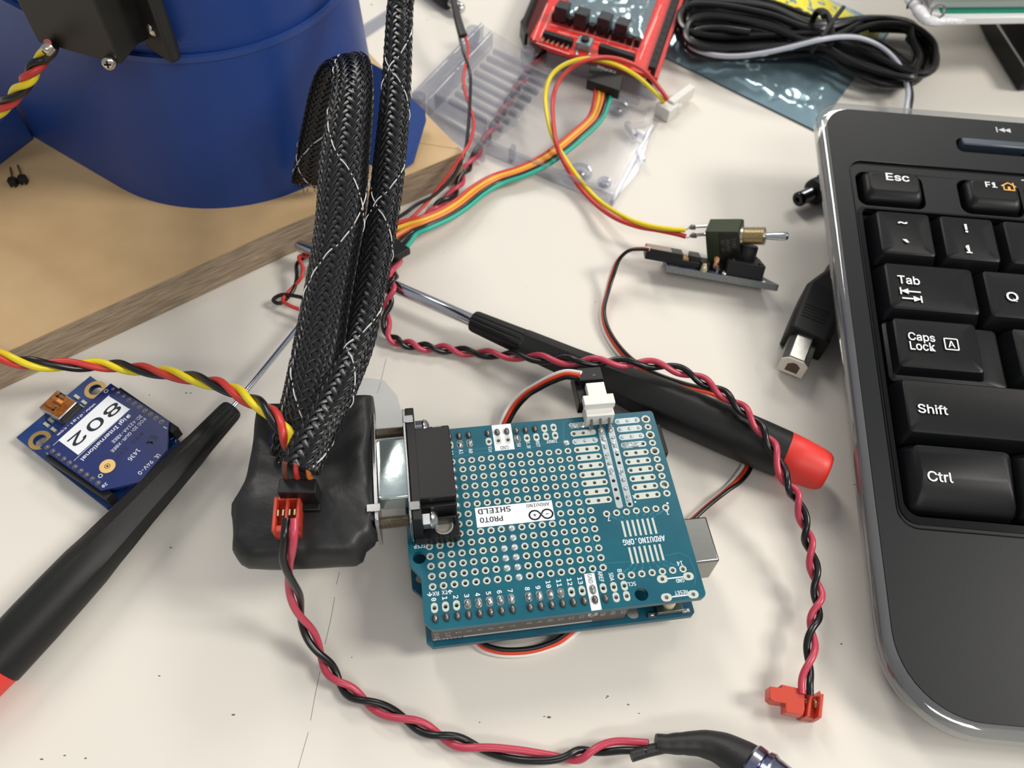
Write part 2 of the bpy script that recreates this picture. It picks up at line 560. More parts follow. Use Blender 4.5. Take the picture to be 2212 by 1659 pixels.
# ================================================================== SERVO
M_SERVO = mat('servo_black', (24, 23, 21), 0.5, bump=0.1, bscale=10)
SV = Thing('servo_motor', 'black box servo motor with round steel screws on the blue housing', 'servo motor', origin=at(230, 100, 72))
zb = 72.0
base = [at(82, 92, zb), at(262, 141, zb), at(300, 96, zb), at(352, 70, zb), at(250, 20, zb)]
base = [Vector((p.x, p.y, 0)) for p in base]
pl = [(p.x, p.y) for p in base]
SV.wpart('case', MB().prism(pl, zb, 96), M_SERVO, bevel=0.5)
tab = [at(300, 60, 74), at(356, 96, 74), at(378, 84, 74), at(372, 60, 74), at(330, 20, 74)]
SV.wpart('mounting_tab', MB().prism([(p.x, p.y) for p in tab], 68, 92), M_SERVO, bevel=0.8)
def screw_head(T_, P_, axis, r, h, m=M_STEEL, slot=True):
    q = Vector(axis).to_track_quat('Z', 'Y').to_matrix().to_4x4()
    M = Matrix.Translation(P_) @ q
    o = T_.wpart('screw', MB().lathe([(0, -1), (r, -1), (r, h * 0.35), (r * 0.86, h * 0.75), (r * 0.55, h), (0, h)], M, 20), m)
    if slot:
        mbx = MB()
        mbx.box(-r * 0.5, r * 0.5, -r * 0.13, r * 0.13, h * 0.6, h * 1.03, M)
        mbx.box(-r * 0.13, r * 0.13, -r * 0.5, r * 0.5, h * 0.6, h * 1.03, M)
        so = T_.part('cross_recess', mbx, mat('recess_dark', (40, 38, 36), 0.4, 0.8), parent=o, local=False, smooth=False)
    return o
M_NICK = mat('nickel_screw', (200, 190, 175), 0.22, 1.0, bump=0.3, bscale=3)
screw_head(SV, at(103, 107, 76), (-0.5, -0.8, -0.15), 1.5, 1.2, M_NICK)
screw_head(SV, at(236, 136, 73), (0.0, -0.9, 0.25), 1.75, 1.3, M_NICK)
screw_head(SV, at(334, 61, 76), (0.45, -0.75, 0.4), 2.0, 1.4, M_NICK)

# ================================================================== TWISTED CABLES
def twist(path, nstr, off, r, hand=1):
    """strand 'off' of nstr helices about the path; path samples carry phase in half-turns as 4th value"""
    sd = sides(path)
    out = []
    for p, (t, rt, up) in zip(path, sd):
        a = math.pi * p[3] - off
        out.append(Vector(p[:3]) + rt * (hand * math.sin(a) * r) + up * (math.cos(a) * r))
    return out

def plain_strand(path, lat, lift=0.0, stack=False):
    sd = sides(path)
    return [Vector(p[:3]) + rt * (lat * (p[3] if len(p) > 3 else 1)) + up * (lift - (0.95 * lat * math.sqrt(max(0, 1 - min(1, abs(p[3])) ** 2)) if stack else 0)) for p, (t, rt, up) in zip(path, sd)]

SC = Thing('servo_cable', 'red, yellow and black twisted three wire cable from the servo into the braided sleeves', 'cable', origin=at(300, 800, 0))
seq = [(110, 100, 74), (98, 120, 70), (78, 142, 68), (60, 172, 65), (40, 197.5, 61), (14.5, 223, 57), (-12, 246, 52), (-45, 275, 44), (-90, 330, 34), (-150, 420, 25), (-200, 520, 20), (-215, 620, 18), (-175, 700, 18), (-110, 737, 18),
       (-75, 748, 19), (-24, 762, 20), (37.6, 780.5, 20), (95.5, 787.7, 18), (170.7, 789, 15), (231.4, 789, 14), (280.6, 795, 15), (332.7, 802, 18), (390.6, 812, 23), (445.5, 824, 28), (491.8, 838, 32), (535, 861.5, 36), (575.7, 884.6, 39), (610, 925, 40), (628, 965, 38), (634, 1000, 36)]
# each item is a crossing where the next strand comes on top: phase advances 120 degrees (2/3 half-turn)
n_top = {'yellow': 0, 'black': 1, 'red': 2}
ph = [(i) * 2 / 3 for i in range(len(seq))]
base_i = 16            # index of (37.6, 780.5): yellow on top
pw = wpath([(a, b, c, (i - base_i) * 2 / 3) for i, (a, b, c) in enumerate(seq)], 0.7)
for nm, m in (('yellow', M_YEL), ('black', M_BWIRE), ('red', M_RED)):
    SC.wpart('wire', MB().tube(twist(pw, 3, 2 * math.pi / 3 * n_top[nm], 1.02), 0.93, 12), m, label=nm + ' wire')

# --- long pink and black cable Q
Q = Thing('power_cable', 'long crimson and black twisted wire pair ending in a loose translucent red plug', 'cable', origin=at(1400, 790, 0))
seq = [(1240, -25, 3), (1222, 20, 3), (1205, 58, 2.6), (1186, 92, 2.4), (1168, 120, 2.2), (1150, 142, 2), (1134, 165, 2), (1120, 186, 2), (1106, 208, 2), (1090, 234, 2), (1075, 260, 2), (1058, 288, 2), (1039, 316, 2.2), (1015.9, 353, 2.2), (1000, 378, 2.2), (986, 409.7, 2.2), (956, 436, 2.2), (937, 455, 2.2), (915, 476, 2.2), (885, 500, 2.2), (862, 540, 2.6),
       (852, 586, 10.8), (846.7, 609.4, 12.2), (841, 642, 9), (834.7, 676.7, 5), (838, 722, 3.2), (863, 739.6, 2.4), (893.3, 746, 2.2), (930, 751.6, 2.2), (971.4, 754.8, 2.4), (1017, 761.3, 3.2), (1069, 765.7, 6), (1123.3, 770, 10), (1181.9, 775.4, 14), (1242.7, 780.9, 17), (1300.8, 781.2, 18), (1363.7, 784.5, 18), (1424.5, 788.8, 17.5), (1484, 806, 17), (1533, 831, 17), (1576.4, 861.5, 17.5), (1615.4, 894, 18), (1650, 935.3, 18), (1676, 978.7, 18), (1698, 1041, 18), (1721, 1075.6, 16.5), (1738.4, 1135.8, 13), (1749.8, 1184.7, 10.5), (1761, 1246.5, 8), (1767.7, 1303.5, 7), (1754.7, 1355.6, 7), (1749.8, 1425.6, 7.5)]
b_i = seq.index((852, 586, 10.8))      # crimson on top here
ctl = [(a, b, c, (i - b_i)) for i, (a, b, c) in enumerate(seq)]
last = ctl[-1][3]
ctl.insert(b_i, (858, 566, 3.8, -0.5))
ctl += [(1741, 1470, 7.5, last + 0.5), (1741, 1500, 7.2, last + 0.5)]
pw = wpath(ctl, 0.6)
for nm, m, off in (('crimson', M_PINK, 0), ('black', M_BWIRE, math.pi)):
    Q.wpart('wire', MB().tube(twist(pw, 2, off, 0.95), 0.86, 12), m, label=nm + ' wire')

# --- pink and black cable P from the adapter to the strain relief
PC = Thing('short_power_cable', 'short crimson and black twisted pair between wrapped adapter and black booted metal barrel', 'cable', origin=at(800, 1500, 0))
seq = [(622, 1222, 33), (650, 1327, 14), (693.6, 1413.6, 5), (733.7, 1474, 2.6), (791, 1515.6, 2.2), (878, 1554.6, 2.2), (954, 1590.3, 2.2), (1039.4, 1616, 2.2), (1218.9, 1636.7, 2.6), (1279.9, 1622, 3.2)]
ctl = [(627, 1120, 42, -0.62), (624, 1165, 40.5, -0.45)] + [(a, b, c, i) for i, (a, b, c) in enumerate(seq)]
ctl.insert(-2, (1130, 1632, 2.4, 7.5))
ctl += [(1330, 1612, 4, 9.45), (1372, 1612, 5, 9.6), (1400, 1614, 6, 9.6)]
pw = wpath(ctl, 0.6)
for nm, m, off in (('black', M_BWIRE, 0), ('crimson', M_PINK, math.pi)):
    PC.wpart('wire', MB().tube(twist(pw, 2, off, 0.98, hand=-1), 0.88, 12), m, label=nm + ' wire')
M_SHR = mat('shrink_tube', (24, 24, 24), 0.5, bump=0.25, bscale=1.2, bdist=0.2)
pw = wpath([(1363, 1633, 5.5), (1400, 1622, 5.6), (1440, 1613, 5.8), (1466, 1606, 6.0)], 0.6)
PC.wpart('shrink_sleeve', MB().tube([Vector(p[:3]) for p in pw], 1.35, 16), M_SHR, label='thin black shrink sleeve')
pw = wpath([(1416, 1604, 6.0), (1440, 1607, 6), (1480, 1606, 6), (1520, 1607, 6), (1560, 1618, 6.4), (1600, 1641, 7.2), (1620, 1655, 7.6)], 0.5)
n = len(pw)
rad = [1.9 + 0.5 * min(1, i / (n * 0.25)) + (0.9 * max(0, (i / n - 0.3)) / 0.3 if i / n < 0.6 else 0.9 + 1.6 * (i / n - 0.6) / 0.4) + 0.12 * noise.noise(Vector((i * 0.25, 0, 0))) for i in range(n)]
PC.wpart('strain_relief', MB().tube([Vector(p[:3]) for p in pw], rad, 20), M_SHR, label='bulging black shrink boot')
a, b = at(1606, 1642, 7.4), at(1680, 1700, 9.5)
ax = (b - a).normalized()
Mx = Matrix.Translation(a + ax * 1.0) @ ax.to_track_quat('Z', 'Y').to_matrix().to_4x4()
M_BARR = mat('stained_steel', (186, 182, 176), 0.2, 1.0, c2=(110, 120, 170), vscale=0.35, bump=0.15, bscale=0.8)
PC.wpart('metal_barrel', MB().lathe([(0, 0), (4.6, 0), (5.0, 0.5), (5.0, 2.4), (4.7, 2.7), (5.3, 3.0), (5.6, 4.2), (5.2, 5.0), (5.2, 12), (4.6, 13), (0, 13)], Mx, 32), M_BARR)

# ================================================================== PROTOTYPING SHIELD (frame: x towards the photo's left, y towards the viewer, z up; origin at the board corner)
SH = Frame(Matrix(((-0.9939, 0.1097, 0.0089, 37.372), (-0.1090, -0.9923, 0.0596, -18.671), (0.0154, 0.0583, 0.9982, 15.435), (0, 0, 0, 1))))
K_ = 0.0254
M_PCB = mat('teal_board', (8, 92, 108), 0.3, spec=0.45, c2=(6, 80, 98), vscale=0.12)
M_PCBT = mat('teal_board_trace', (16, 104, 122), 0.35)
PS = Thing('proto_shield', 'teal perforated prototyping circuit board with white printed ARDUINO PROTO SHIELD label, top of its stack', 'circuit board', frame=SH)
out = [(0.8, 0), (66.04 - 0.6, 0), (66.04, 0.6), (66.04, 3), (68.4, 5.2), (68.58, 5.6), (68.58, 37.0), (66.04, 40.6), (66.04, 51.3), (64.6, 52.9), (64.0, 53.34), (1.2, 53.34), (0.3, 52.9), (0, 52.2), (0, 1.0), (0.2, 0.3)]
pads, holes = [], []
def allx(a, b): return range(a, b + 1, 100)
filled = {(1700, 1200), (1700, 1300), (1700, 1400), (1800, 1400), (1800, 1500), (1700, 1500), (1800, 1600), (1700, 1600), (1700, 1700), (1000, 300), (2200, 500), (2200, 600), (2200, 700), (2200, 800), (2200, 900)}
grid = [(1000, 300)]
for y in range(400, 1800, 100):
    if y == 400: xs = allx(1000, 2200)
    elif y < 1000: xs = allx(1000, 2200)
    elif y == 1000: xs = list(allx(1000, 1200)) + [2100, 2200]
    elif y == 1100: xs = list(allx(900, 1200)) + [2100, 2200]
    elif y == 1200: xs = allx(900, 2200)
    else: xs = allx(900, 2500)
    grid += [(x, y) for x in xs]
grid += [(x, 1155) for x in allx(150, 750)] + [(x, 1805) for x in allx(150, 750)]
edge_pads = [(97, y) for y in range(200, 1001, 200)]
big_pads = [(97, y) for y in range(100, 1000, 200)]
hx_top = [2500, 2400, 2300, 2200, 2100, 2000, 1800, 1700, 1600, 1500, 1400, 1300, 1200, 1100]
hx_dig = [2500, 2400, 2300, 2200, 2100, 2000, 1900, 1800, 1640, 1540, 1440, 1340, 1240, 1140, 1040, 940, 840, 740]
oval_open = [(x, 200) for x in hx_top] + [(1200, 100), (1100, 100)] + [(x, 1900) for x in hx_dig] + [(840, 2000), (740, 2000)]
oval_bumps = [(x, 100) for x in hx_top if x > 1250] + [(x, 2000) for x in hx_dig if x > 900]
sold_in = {(2500, 200), (2100, 200), (2000, 200), (1500, 200), (2200, 1900), (2100, 1900), (2000, 1900), (1900, 1900), (1800, 1900), (1640, 1900), (1540, 1900), (1440, 1900), (1340, 1900), (1040, 1900)}
wide_pads = [(370, 1878), (117, 1881), (376, 2057), (120, 2058)]
strips = [(800, y) for y in range(100, 1001, 100)] + [(300, y) for y in range(100, 1001, 100)]
def hole(x, y, r=0.5, n=10): holes.append(ngon(x * K_, y * K_, r, n, 0.2))
for q in grid:
    if q not in filled: hole(*q)
for q in edge_pads: hole(*q)
for q in big_pads: hole(q[0], q[1], 0.75, 12)
for q in oval_open:
    if q not in sold_in: hole(*q)
for q in wide_pads: hole(q[0], q[1], 0.5)
strip_solid = {(800, 100), (800, 300), (300, 100), (300, 200), (300, 300)}
for (x, y) in strips:
    if (x, y) in strip_solid: continue
    for k in (-100, 0, 100):
        if (x, y) == (800, 200) and k == -100: continue
        if (x, y) == (300, 400) and k > -50: continue
        hole(x + k, y)
bus_holes = [(604, 800), (604, 900), (606, 1000), (500, 500), (502, 600), (500, 1076)]
for q in bus_holes: hole(*q)
holes.append(ngon(2600 * K_, 1400 * K_, 1.6, 24)); holes.append(ngon(600 * K_, 2000 * K_, 1.6, 24))
PS.part('board', MB().plate(out, holes, -1.6, 0), M_PCB, smooth=False)

def ring_mesh(outer, inner_r, nin=10, depth=1.58, z=0.035, ox=0, oy=0):
    """pad: raised annulus with a plated barrel going down"""
    mb = MB()
    inner = ngon(ox, oy, inner_r, nin, 0.2)
    mb.plate(outer, [inner], 0.0, z)
    rings = [[Vector((p[0], p[1], zz)) for p in inner] for zz in (z, -depth)]
    r2 = [[Vector((ox + (p[0] - ox) * 0.96, oy + (p[1] - oy) * 0.96, zz)) for p in inner] for zz in (z, -depth)]
    mb.loops([r2[1], r2[0]], False, False)
    return mb
first = None
def put(name, proto_mb, m, where, smooth=False):
    src = None
    for (x, y) in where:
        if src is None:
            src = PS.part(name, proto_mb, m, smooth=smooth)
            src.location = Vector((x * K_, y * K_, 0)) * S
        else:
            PS.copy(src, (x * K_, y * K_, 0))
oct_ = ngon(0, 0, 0.93, 8, math.pi / 8)
put('pad', ring_mesh(oct_, 0.5), M_TIN, [q for q in grid if q not in filled])
put('pad', ring_mesh(ngon(0, 0, 0.98, 8, math.pi / 8), 0.5), M_TIN, edge_pads)
put('pad', ring_mesh(ngon(0, 0, 1.25, 8, math.pi / 8), 0.75, 12), M_TIN, big_pads)
ov = rrect(-0.78, 0.78, -1.22, 1.22, 0.76, 4)
put('oval_pad', ring_mesh(ov, 0.5), M_TIN, [q for q in oval_open if q not in sold_in])
put('oval_pad', ring_mesh(rrect(-1.3, 1.3, -0.98, 0.98, 0.95, 4), 0.5), M_TIN, wide_pads)
random.seed(5)
for q in filled:
    mb = MB(); dome(mb, q[0] * K_, q[1] * K_, 0.0, 0.93, 0.93, 0.32 if q[0] != 2200 else 0.9, 10, 0.06)
    PS.part('solder_joint', mb, M_SOLF if q[0] != 2200 else M_SOLD)
for q in sorted(sold_in):
    mb = MB(); mb.prism([(p[0] + q[0] * K_, p[1] + q[1] * K_) for p in ov], 0, 0.04); dome(mb, q[0] * K_, q[1] * K_, 0.02, 0.72, 1.1, 0.75, 10, 0.15)
    PS.part('solder_joint', mb, M_SOLD)
for q in oval_bumps:
    mb = MB(); dome(mb, q[0] * K_, q[1] * K_, 0.0, 0.76, 1.08, 1.0, 12, 0.05)
    PS.part('solder_joint', mb, M_SOLDD)
def cham(x0, x1, y0, y1, c): return [(x0 + c, y0), (x1 - c, y0), (x1, y0 + c), (x1, y1 - c), (x1 - c, y1), (x0 + c, y1), (x0, y1 - c), (x0, y0 + c)]
M_TINS = mat('tinned_strip', (178, 188, 190), 0.38, 0.5, bump=0.2, bscale=1.5)
for (x, y) in strips:
    a = cham((x - 135) * K_, (x + 135) * K_, (y - 35) * K_, (y + 35) * K_, 0.5)
    hs = []
    if (x, y) not in strip_solid:
        for k in (-100, 0, 100):
            if (x, y) == (800, 200) and k == -100: continue
            if (x, y) == (300, 400) and k > -50: continue
            hs.append(ngon((x + k) * K_, y * K_, 0.48, 10, 0.2))
    mb = MB().plate(a, hs, 0, 0.04)
    if (x, y) in strip_solid and (x, y) != (800, 100):
        for k in (-100, 0, 100): dome(mb, (x + k) * K_, y * K_, 0.03, 0.5, 0.5, 0.32, 9, 0.1)
    if (x, y) in ((800, 100), (300, 400)):
        dome(mb, (x + 75) * K_, y * K_, 0.03, 1.3, 0.8, 0.6, 12, 0.3); dome(mb, (x - 20) * K_, y * K_ + 0.05, 0.03, 1.5, 0.75, 0.45, 12, 0.35)
    for h_ in hs:
        mb.loops([[Vector((p[0], p[1], 0.03)) for p in h_[::-1]], [Vector((p[0], p[1], -1.55)) for p in h_[::-1]]], False, False)
    PS.part('pad_strip', mb, M_TINS if (x, y) in strip_solid or (x, y) in ((800, 100), (300, 400)) else M_TIN, smooth=False)
for bx, hs_, ends in ((604, [q for q in bus_holes if q[0] > 550], (150, 1110)), (500, [q for q in bus_holes if q[0] < 550], (150, 1110))):
    mb = MB().plate(cham((bx - 34) * K_, (bx + 34) * K_, ends[0] * K_, ends[1] * K_, 0.45), [ngon(q[0] * K_, q[1] * K_, 0.48, 10, 0.2) for q in hs_], 0, 0.05)
    for k in range(9):
        yy = (200 + k * 100) * K_
        if all(abs(yy - q[1] * K_) > 1.0 for q in hs_): dome(mb, bx * K_, yy, 0.03, 0.55, 0.6, 0.45, 10, 0.15)
    for k in range(7 if bx == 604 else 10):
        yy = (190 + random.uniform(0, 560 if bx == 604 else 850)) * K_
        if all(abs(yy - q[1] * K_) > 1.1 for q in hs_): dome(mb, bx * K_ + random.uniform(-.2, .2), yy, 0.02, 0.72, random.uniform(0.6, 1.3), 0.22, 10, 0.2)
    for q in hs_:
        h_ = ngon(q[0] * K_, q[1] * K_, 0.48, 10, 0.2)
        mb.loops([[Vector((p[0], p[1], 0.03)) for p in h_[::-1]], [Vector((p[0], p[1], -1.55)) for p in h_[::-1]]], False, False)
    PS.part('solder_bus', mb, M_SOLF)
# surface-mount landing pads
for k in range(7):
    for (ya, yb, xt, xb) in ((1250, 1420, 311 + 51 * k, 296 + 54.5 * k * 1.0), (1530, 1697, 311 + 50 * k, 296 + 52 * k)):
        a = [((xt - 11) * K_, ya * K_), ((xt + 11) * K_, ya * K_), ((xt + 11) * K_, yb * K_), ((xt - 11) * K_, yb * K_)]
        PS.part('landing_pad', MB().prism(a, 0, 0.035), M_TIN, smooth=False)
# faint traces
mb = MB()
for pts in ([(66, 9.0), (43, 8.2), (33.3, 8.0), (32.6, 7.4), (26.2, 7.2), (25, 8.6), (24.0, 41.0), (22.9, 42.2), (16.2, 42.4)], [(7.2, 42.0), (3.4, 41.6), (1.4, 39.8 + 3.4), (1.0, 47.5), (2.0, 50.0)],
            [(26.0, 7.0), (24.9, 0.9), (20, 0.9)], [(66, 7.4), (46, 7.0)]):
    line2(mb, pts, 0.22, 0.012)
for k in range(7):
    x1, x0 = (150 + 100 * k) * K_, (311 + 51 * k) * K_
    line2(mb, [(x0, 1252 * K_), (x0 + (x1 - x0) * 0.25, 1225 * K_), (x1 + (x0 - x1) * 0.12, 1180 * K_)], 0.42, 0.012)
    line2(mb, [(x0, 1696 * K_), (x0 + (x1 - x0) * 0.25, 1728 * K_), (x1 + (x0 - x1) * 0.12, 1780 * K_)], 0.42, 0.012)
PS.part('traces', mb, M_PCBT, smooth=False)
# printed labels
mb = MB()
def bx_(x0, x1, y0, y1, z=0.02): mb.add([(x0 * K_, y0 * K_, z), (x1 * K_, y0 * K_, z), (x1 * K_, y1 * K_, z), (x0 * K_, y1 * K_, z)], [(0, 1, 2, 3)])
for i, q in enumerate(('0', '1', '2', '3', '4', '5', '6', '7')): text(mb, q, (2500 - 100 * i) * K_, 1821 * K_, 0.02, h=1.15, w=0.78, rot=90, bold=0.03)
for i, q in enumerate(('8', '9')): text(mb, q, (1640 - 100 * i) * K_, 1821 * K_, 0.02, h=1.15, w=0.78, rot=90, bold=0.03)
for i, q in enumerate(('10', '11', '12', '13')): text(mb, q, (1440 - 100 * i) * K_, 1803 * K_, 0.02, h=1.12, w=1.75, rot=90, bold=0.03)
text(mb, 'RX', 2478 * K_, 1768 * K_, 0.02, h=1.0, w=1.5, bold=0.02); text(mb, 'TX', 2395 * K_, 1765 * K_, 0.02, h=1.0, w=1.4, bold=0.02)
for (ax_, dy_) in ((2532, -1), (2348, 1)):
    line2(mb, [(ax_ * K_, 1750 * K_), (ax_ * K_, 1785 * K_)], 0.22, 0.02)
    ty = 1750 if dy_ > 0 else 1785
    line2(mb, [((ax_ - 20) * K_, (ty + dy_ * 18) * K_), (ax_ * K_, ty * K_), ((ax_ + 20) * K_, (ty + dy_ * 18) * K_)], 0.22, 0.021)
text(mb, 'AREF', 940 * K_, 1785 * K_, 0.02, h=1.05, w=2.7, rot=90, bold=0.02)
text(mb, 'SDA', 840 * K_, 1800 * K_, 0.02, h=1.05, w=2.0, rot=90, bold=0.02)
text(mb, 'SCL', 668 * K_, 1892 * K_, 0.02, h=1.0, w=2.0, bold=0.02)
text(mb, 'GND', 206 * K_, 1912 * K_, 0.02, h=1.0, w=2.0, bold=0.02); line2(mb, [(160 * K_, 1880 * K_), (315 * K_, 1880 * K_)], 0.3, 0.02)
text(mb, 'RESET', 228 * K_, 2028 * K_, 0.02, h=1.0, w=3.2, bold=0.02); line2(mb, [(165 * K_, 2058 * K_), (320 * K_, 2058 * K_)], 0.3, 0.02)
text(mb, 'ARDUINO.ORG', 448 * K_, 1474 * K_, 0.02, h=1.55, w=10.6, bold=0.03)
text(mb, 'ICSP', 2590 * K_, 1283 * K_, 0.02, h=1.2, w=2.7, bold=0.02)
line2(mb, [(2625 * K_, 1218 * K_), (2610 * K_, 1235 * K_), (2470 * K_, 1235 * K_), (2455 * K_, 1218 * K_)], 0.16, 0.02)
text(mb, 'IOREF', 1148 * K_, 268 * K_, 0.02, h=0.95, w=2.8, bold=0.02)
text(mb, 'Vin', 1795 * K_, 292 * K_, 0.02, h=1.0, w=1.7, rot=90, bold=0.02)
text(mb, '5V', 1497 * K_, 276 * K_, 0.02, h=1.0, w=1.15, rot=90, bold=0.02)
text(mb, '3.3V', 1397 * K_, 288 * K_, 0.02, h=1.0, w=2.0, rot=90, bold=0.02)
text(mb, 'RST', 1297 * K_, 286 * K_, 0.02, h=1.0, w=1.8, rot=90, bold=0.02)
text(mb, 'A0', 1998 * K_, 290 * K_, 0.02, h=1.05, w=1.4, rot=90, bold=0.02); text(mb, 'A1', 2098 * K_, 290 * K_, 0.02, h=1.05, w=1.4, rot=90, bold=0.02); text(mb, 'A2', 2198 * K_, 290 * K_, 0.02, h=1.05, w=1.4, rot=90, bold=0.02)
text(mb, '7', 740 * K_, 1213 * K_, 0.02, h=1.1, w=0.7, bold=0.02); text(mb, '1', 148 * K_, 1213 * K_, 0.02, h=1.1, w=0.7, bold=0.02)
text(mb, '14', 165 * K_, 1745 * K_, 0.02, h=1.1, w=1.4, bold=0.02); text(mb, '8', 752 * K_, 1748 * K_, 0.02, h=1.1, w=0.8, rot=90, bold=0.02)
text(mb, '1', 440 * K_, 1003 * K_, 0.02, h=0.9, w=0.7, bold=0.02)
mb.prism(ngon(120 * K_, 1110 * K_, 0.3, 10), 0.01, 0.02); mb.prism(ngon(438 * K_, 1060 * K_, 0.25, 10), 0.01, 0.02); mb.prism(ngon(2440 * K_, 1228 * K_, 0.2, 8), 0.01, 0.02)
bx_(1545, 1600 - 32, 3, 320, 0.018)
# white fields, the pad openings left free
bx_(1265, 2029, 945, 1158)
bx_(1545, 1748, 3, 60, 0.02); bx_(1545, 1748, 250, 320, 0.02); bx_(1632, 1668, 60, 250, 0.02); bx_(1732, 1748, 60, 250, 0.02); bx_(1568, 1600 - 31, 60, 250, 0.02)
for (x, y) in ((1700, 100), (1600, 100), (1700, 200), (1600, 200)):
    mb.plate([((x - 34) * K_, (y - 48) * K_), ((x + 34) * K_, (y - 48) * K_), ((x + 34) * K_, (y + 50) * K_), ((x - 34) * K_, (y + 50) * K_)], [ngon(x * K_, y * K_, 0.55, 10, 0.2)], 0.016, 0.019)
bx_(995, 1091, 1743, 1850); bx_(995, 1091, 1950, 1958); bx_(995, 1091, 1850, 2098, 0.016)
PS.part('lettering', mb, M_SILK, smooth=False)
mb = MB()
text(mb, 'PROTO', 1882 * K_, 1085 * K_, 0.03, h=1.45, w=5.7, bold=0.03)
text(mb, 'SHIELD', 1842 * K_, 992 * K_, 0.03, h=1.5, w=8.2, bold=0.03)
text(mb, 'ARDUINO', 1408 * K_, 982 * K_, 0.03, h=0.95, w=5.8, bold=0.01)
for sx_ in (-1, 1):
    c = Vector(((1394 - sx_ * 62) * K_, 1088 * K_))
    pts = []
    for k in range(25):
        a = math.radians(40 + 280 * k / 24) if sx_ > 0 else math.radians(220 + 280 * k / 24)
        pts.append((c.x - 1.35 * math.cos(a) * (-1), c.y + 1.22 * math.sin(a)))
    line2(mb, pts, 0.42, 0.03)
cx0 = 1394 * K_
line2(mb, [(cx0 - 1.574 + 1.034, 1088 * K_ + 0.78), (cx0 + 1.574 - 1.034, 1088 * K_ - 0.78)], 0.42, 0.031)
line2(mb, [(cx0 - 1.574 + 1.034, 1088 * K_ - 0.78), (cx0 + 1.574 - 1.034, 1088 * K_ + 0.78)], 0.42, 0.032)
line2(mb, [((1394 - 62 - 14) * K_, 1088 * K_), ((1394 - 62 + 14) * K_, 1088 * K_)], 0.2, 0.03)
line2(mb, [((1394 + 62 - 14) * K_, 1088 * K_), ((1394 + 62 + 14) * K_, 1088 * K_)], 0.2, 0.03)
line2(mb, [((1394 + 62) * K_, 1074 * K_), ((1394 + 62) * K_, 1102 * K_)], 0.2, 0.031)
text(mb, 'GND', 1648 * K_, 290 * K_, 0.03, h=1.15, w=2.2); text(mb, 'GND', 1043 * K_, 1795 * K_, 0.03, h=1.1, w=2.3, rot=90)
PS.part('dark_lettering', mb, M_BPRINT, smooth=False, label='dark printed lettering on white')
# pin header plastic under the shield, and hidden pins
mb = MB()
for xa, xb in ((1780, 2520), (920, 1660)): mb.box((xa - 30) * K_, (xb + 30) * K_, 2000 * K_ - 1.25, 2000 * K_ + 1.25, -4.1, -1.6)
for xa, xb in ((2000, 2500), (1300, 1800)): mb.box((xa - 50) * K_, (xb + 50) * K_, 100 * K_ - 1.25, 100 * K_ + 1.25, -4.1, -1.6)
PS.part('pin_header', mb, M_BLKM)

# --- nine-way connector on the shield
DS = PS.part('serial_connector', MB().box(56.2, 66.6, 6.9, 26.6, 0.4, 12.2), M_BLK, bevel=0.3, label='black nine way connector body')
def ds(name, mb, m, **k): return PS.part(name, mb, m, parent=DS, **k)
mb = MB()
mb.box(55.9, 66.6, 0.4, 6.9, 0.05, 2.6); mb.box(55.9, 66.6, 26.6, 32.4, 0.05, 2.6)
mb.box(56.2, 65.0, 26.6, 27.6, 2.6, 9.8); mb.box(56.6, 63.6, 28.2, 28.9, 2.6, 6.0)
mb.box(64.6, 66.8, 0.6, 31.8, 0.3, 12.3)
ds('bracket', mb, M_BLK, bevel=0.25)
mb = MB().plate([(p[0], p[1]) for p in cham(0.5, 31.9, 0.2, 12.6, 0.9)], [ngon(3.7, 6.3, 1.6, 16), ngon(28.7, 6.3, 1.6, 16)], 0, 0.6)
Mf = Matrix(((0, 0, 1, 66.9), (1, 0, 0, 0), (0, 1, 0, 0), (0, 0, 0, 1)))
mb.xf(Mf)
mb.box(64.9, 67.4, 3.1, 5.2, 12.0, 12.75); mb.box(64.9, 67.4, 27.2, 29.3, 12.0, 12.75)
ds('flange_plate', mb, M_STEEL, bevel=0.12)
def dshape(y0, y1, z0, z1, sl, r=1.2):
    pts = [(y0, z1), (y1, z1), (y1 - sl, z0), (y0 + sl, z0)]
    o = []
    for i in range(4):
        p, a, b = Vector(pts[i]), Vector(pts[i - 1]), Vector(pts[(i + 1) % 4])
        u, w = (a - p).normalized() * r, (b - p).normalized() * r
        for t in (0, .25, .5, .75, 1):
            o.append(p + u * (1 - t) ** 2 + w * t * t)
    return o
ring_ = dshape(7.6, 24.9, 2.0, 10.6, 1.6)
rings = [[Vector((x, p.x + (16.25 - p.x) * g, p.y + (6.3 - p.y) * g)) for p in ring_] for x, g in ((67.5, 0), (73.6, 0.0), (74.2, 0.04), (74.2, 0.12))]
ds('shell', MB().loops([r[::-1] for r in rings]), mat('tin_shell', (205, 220, 220), 0.16, 0.85, bump=0.1, bscale=0.4, bdist=0.3))
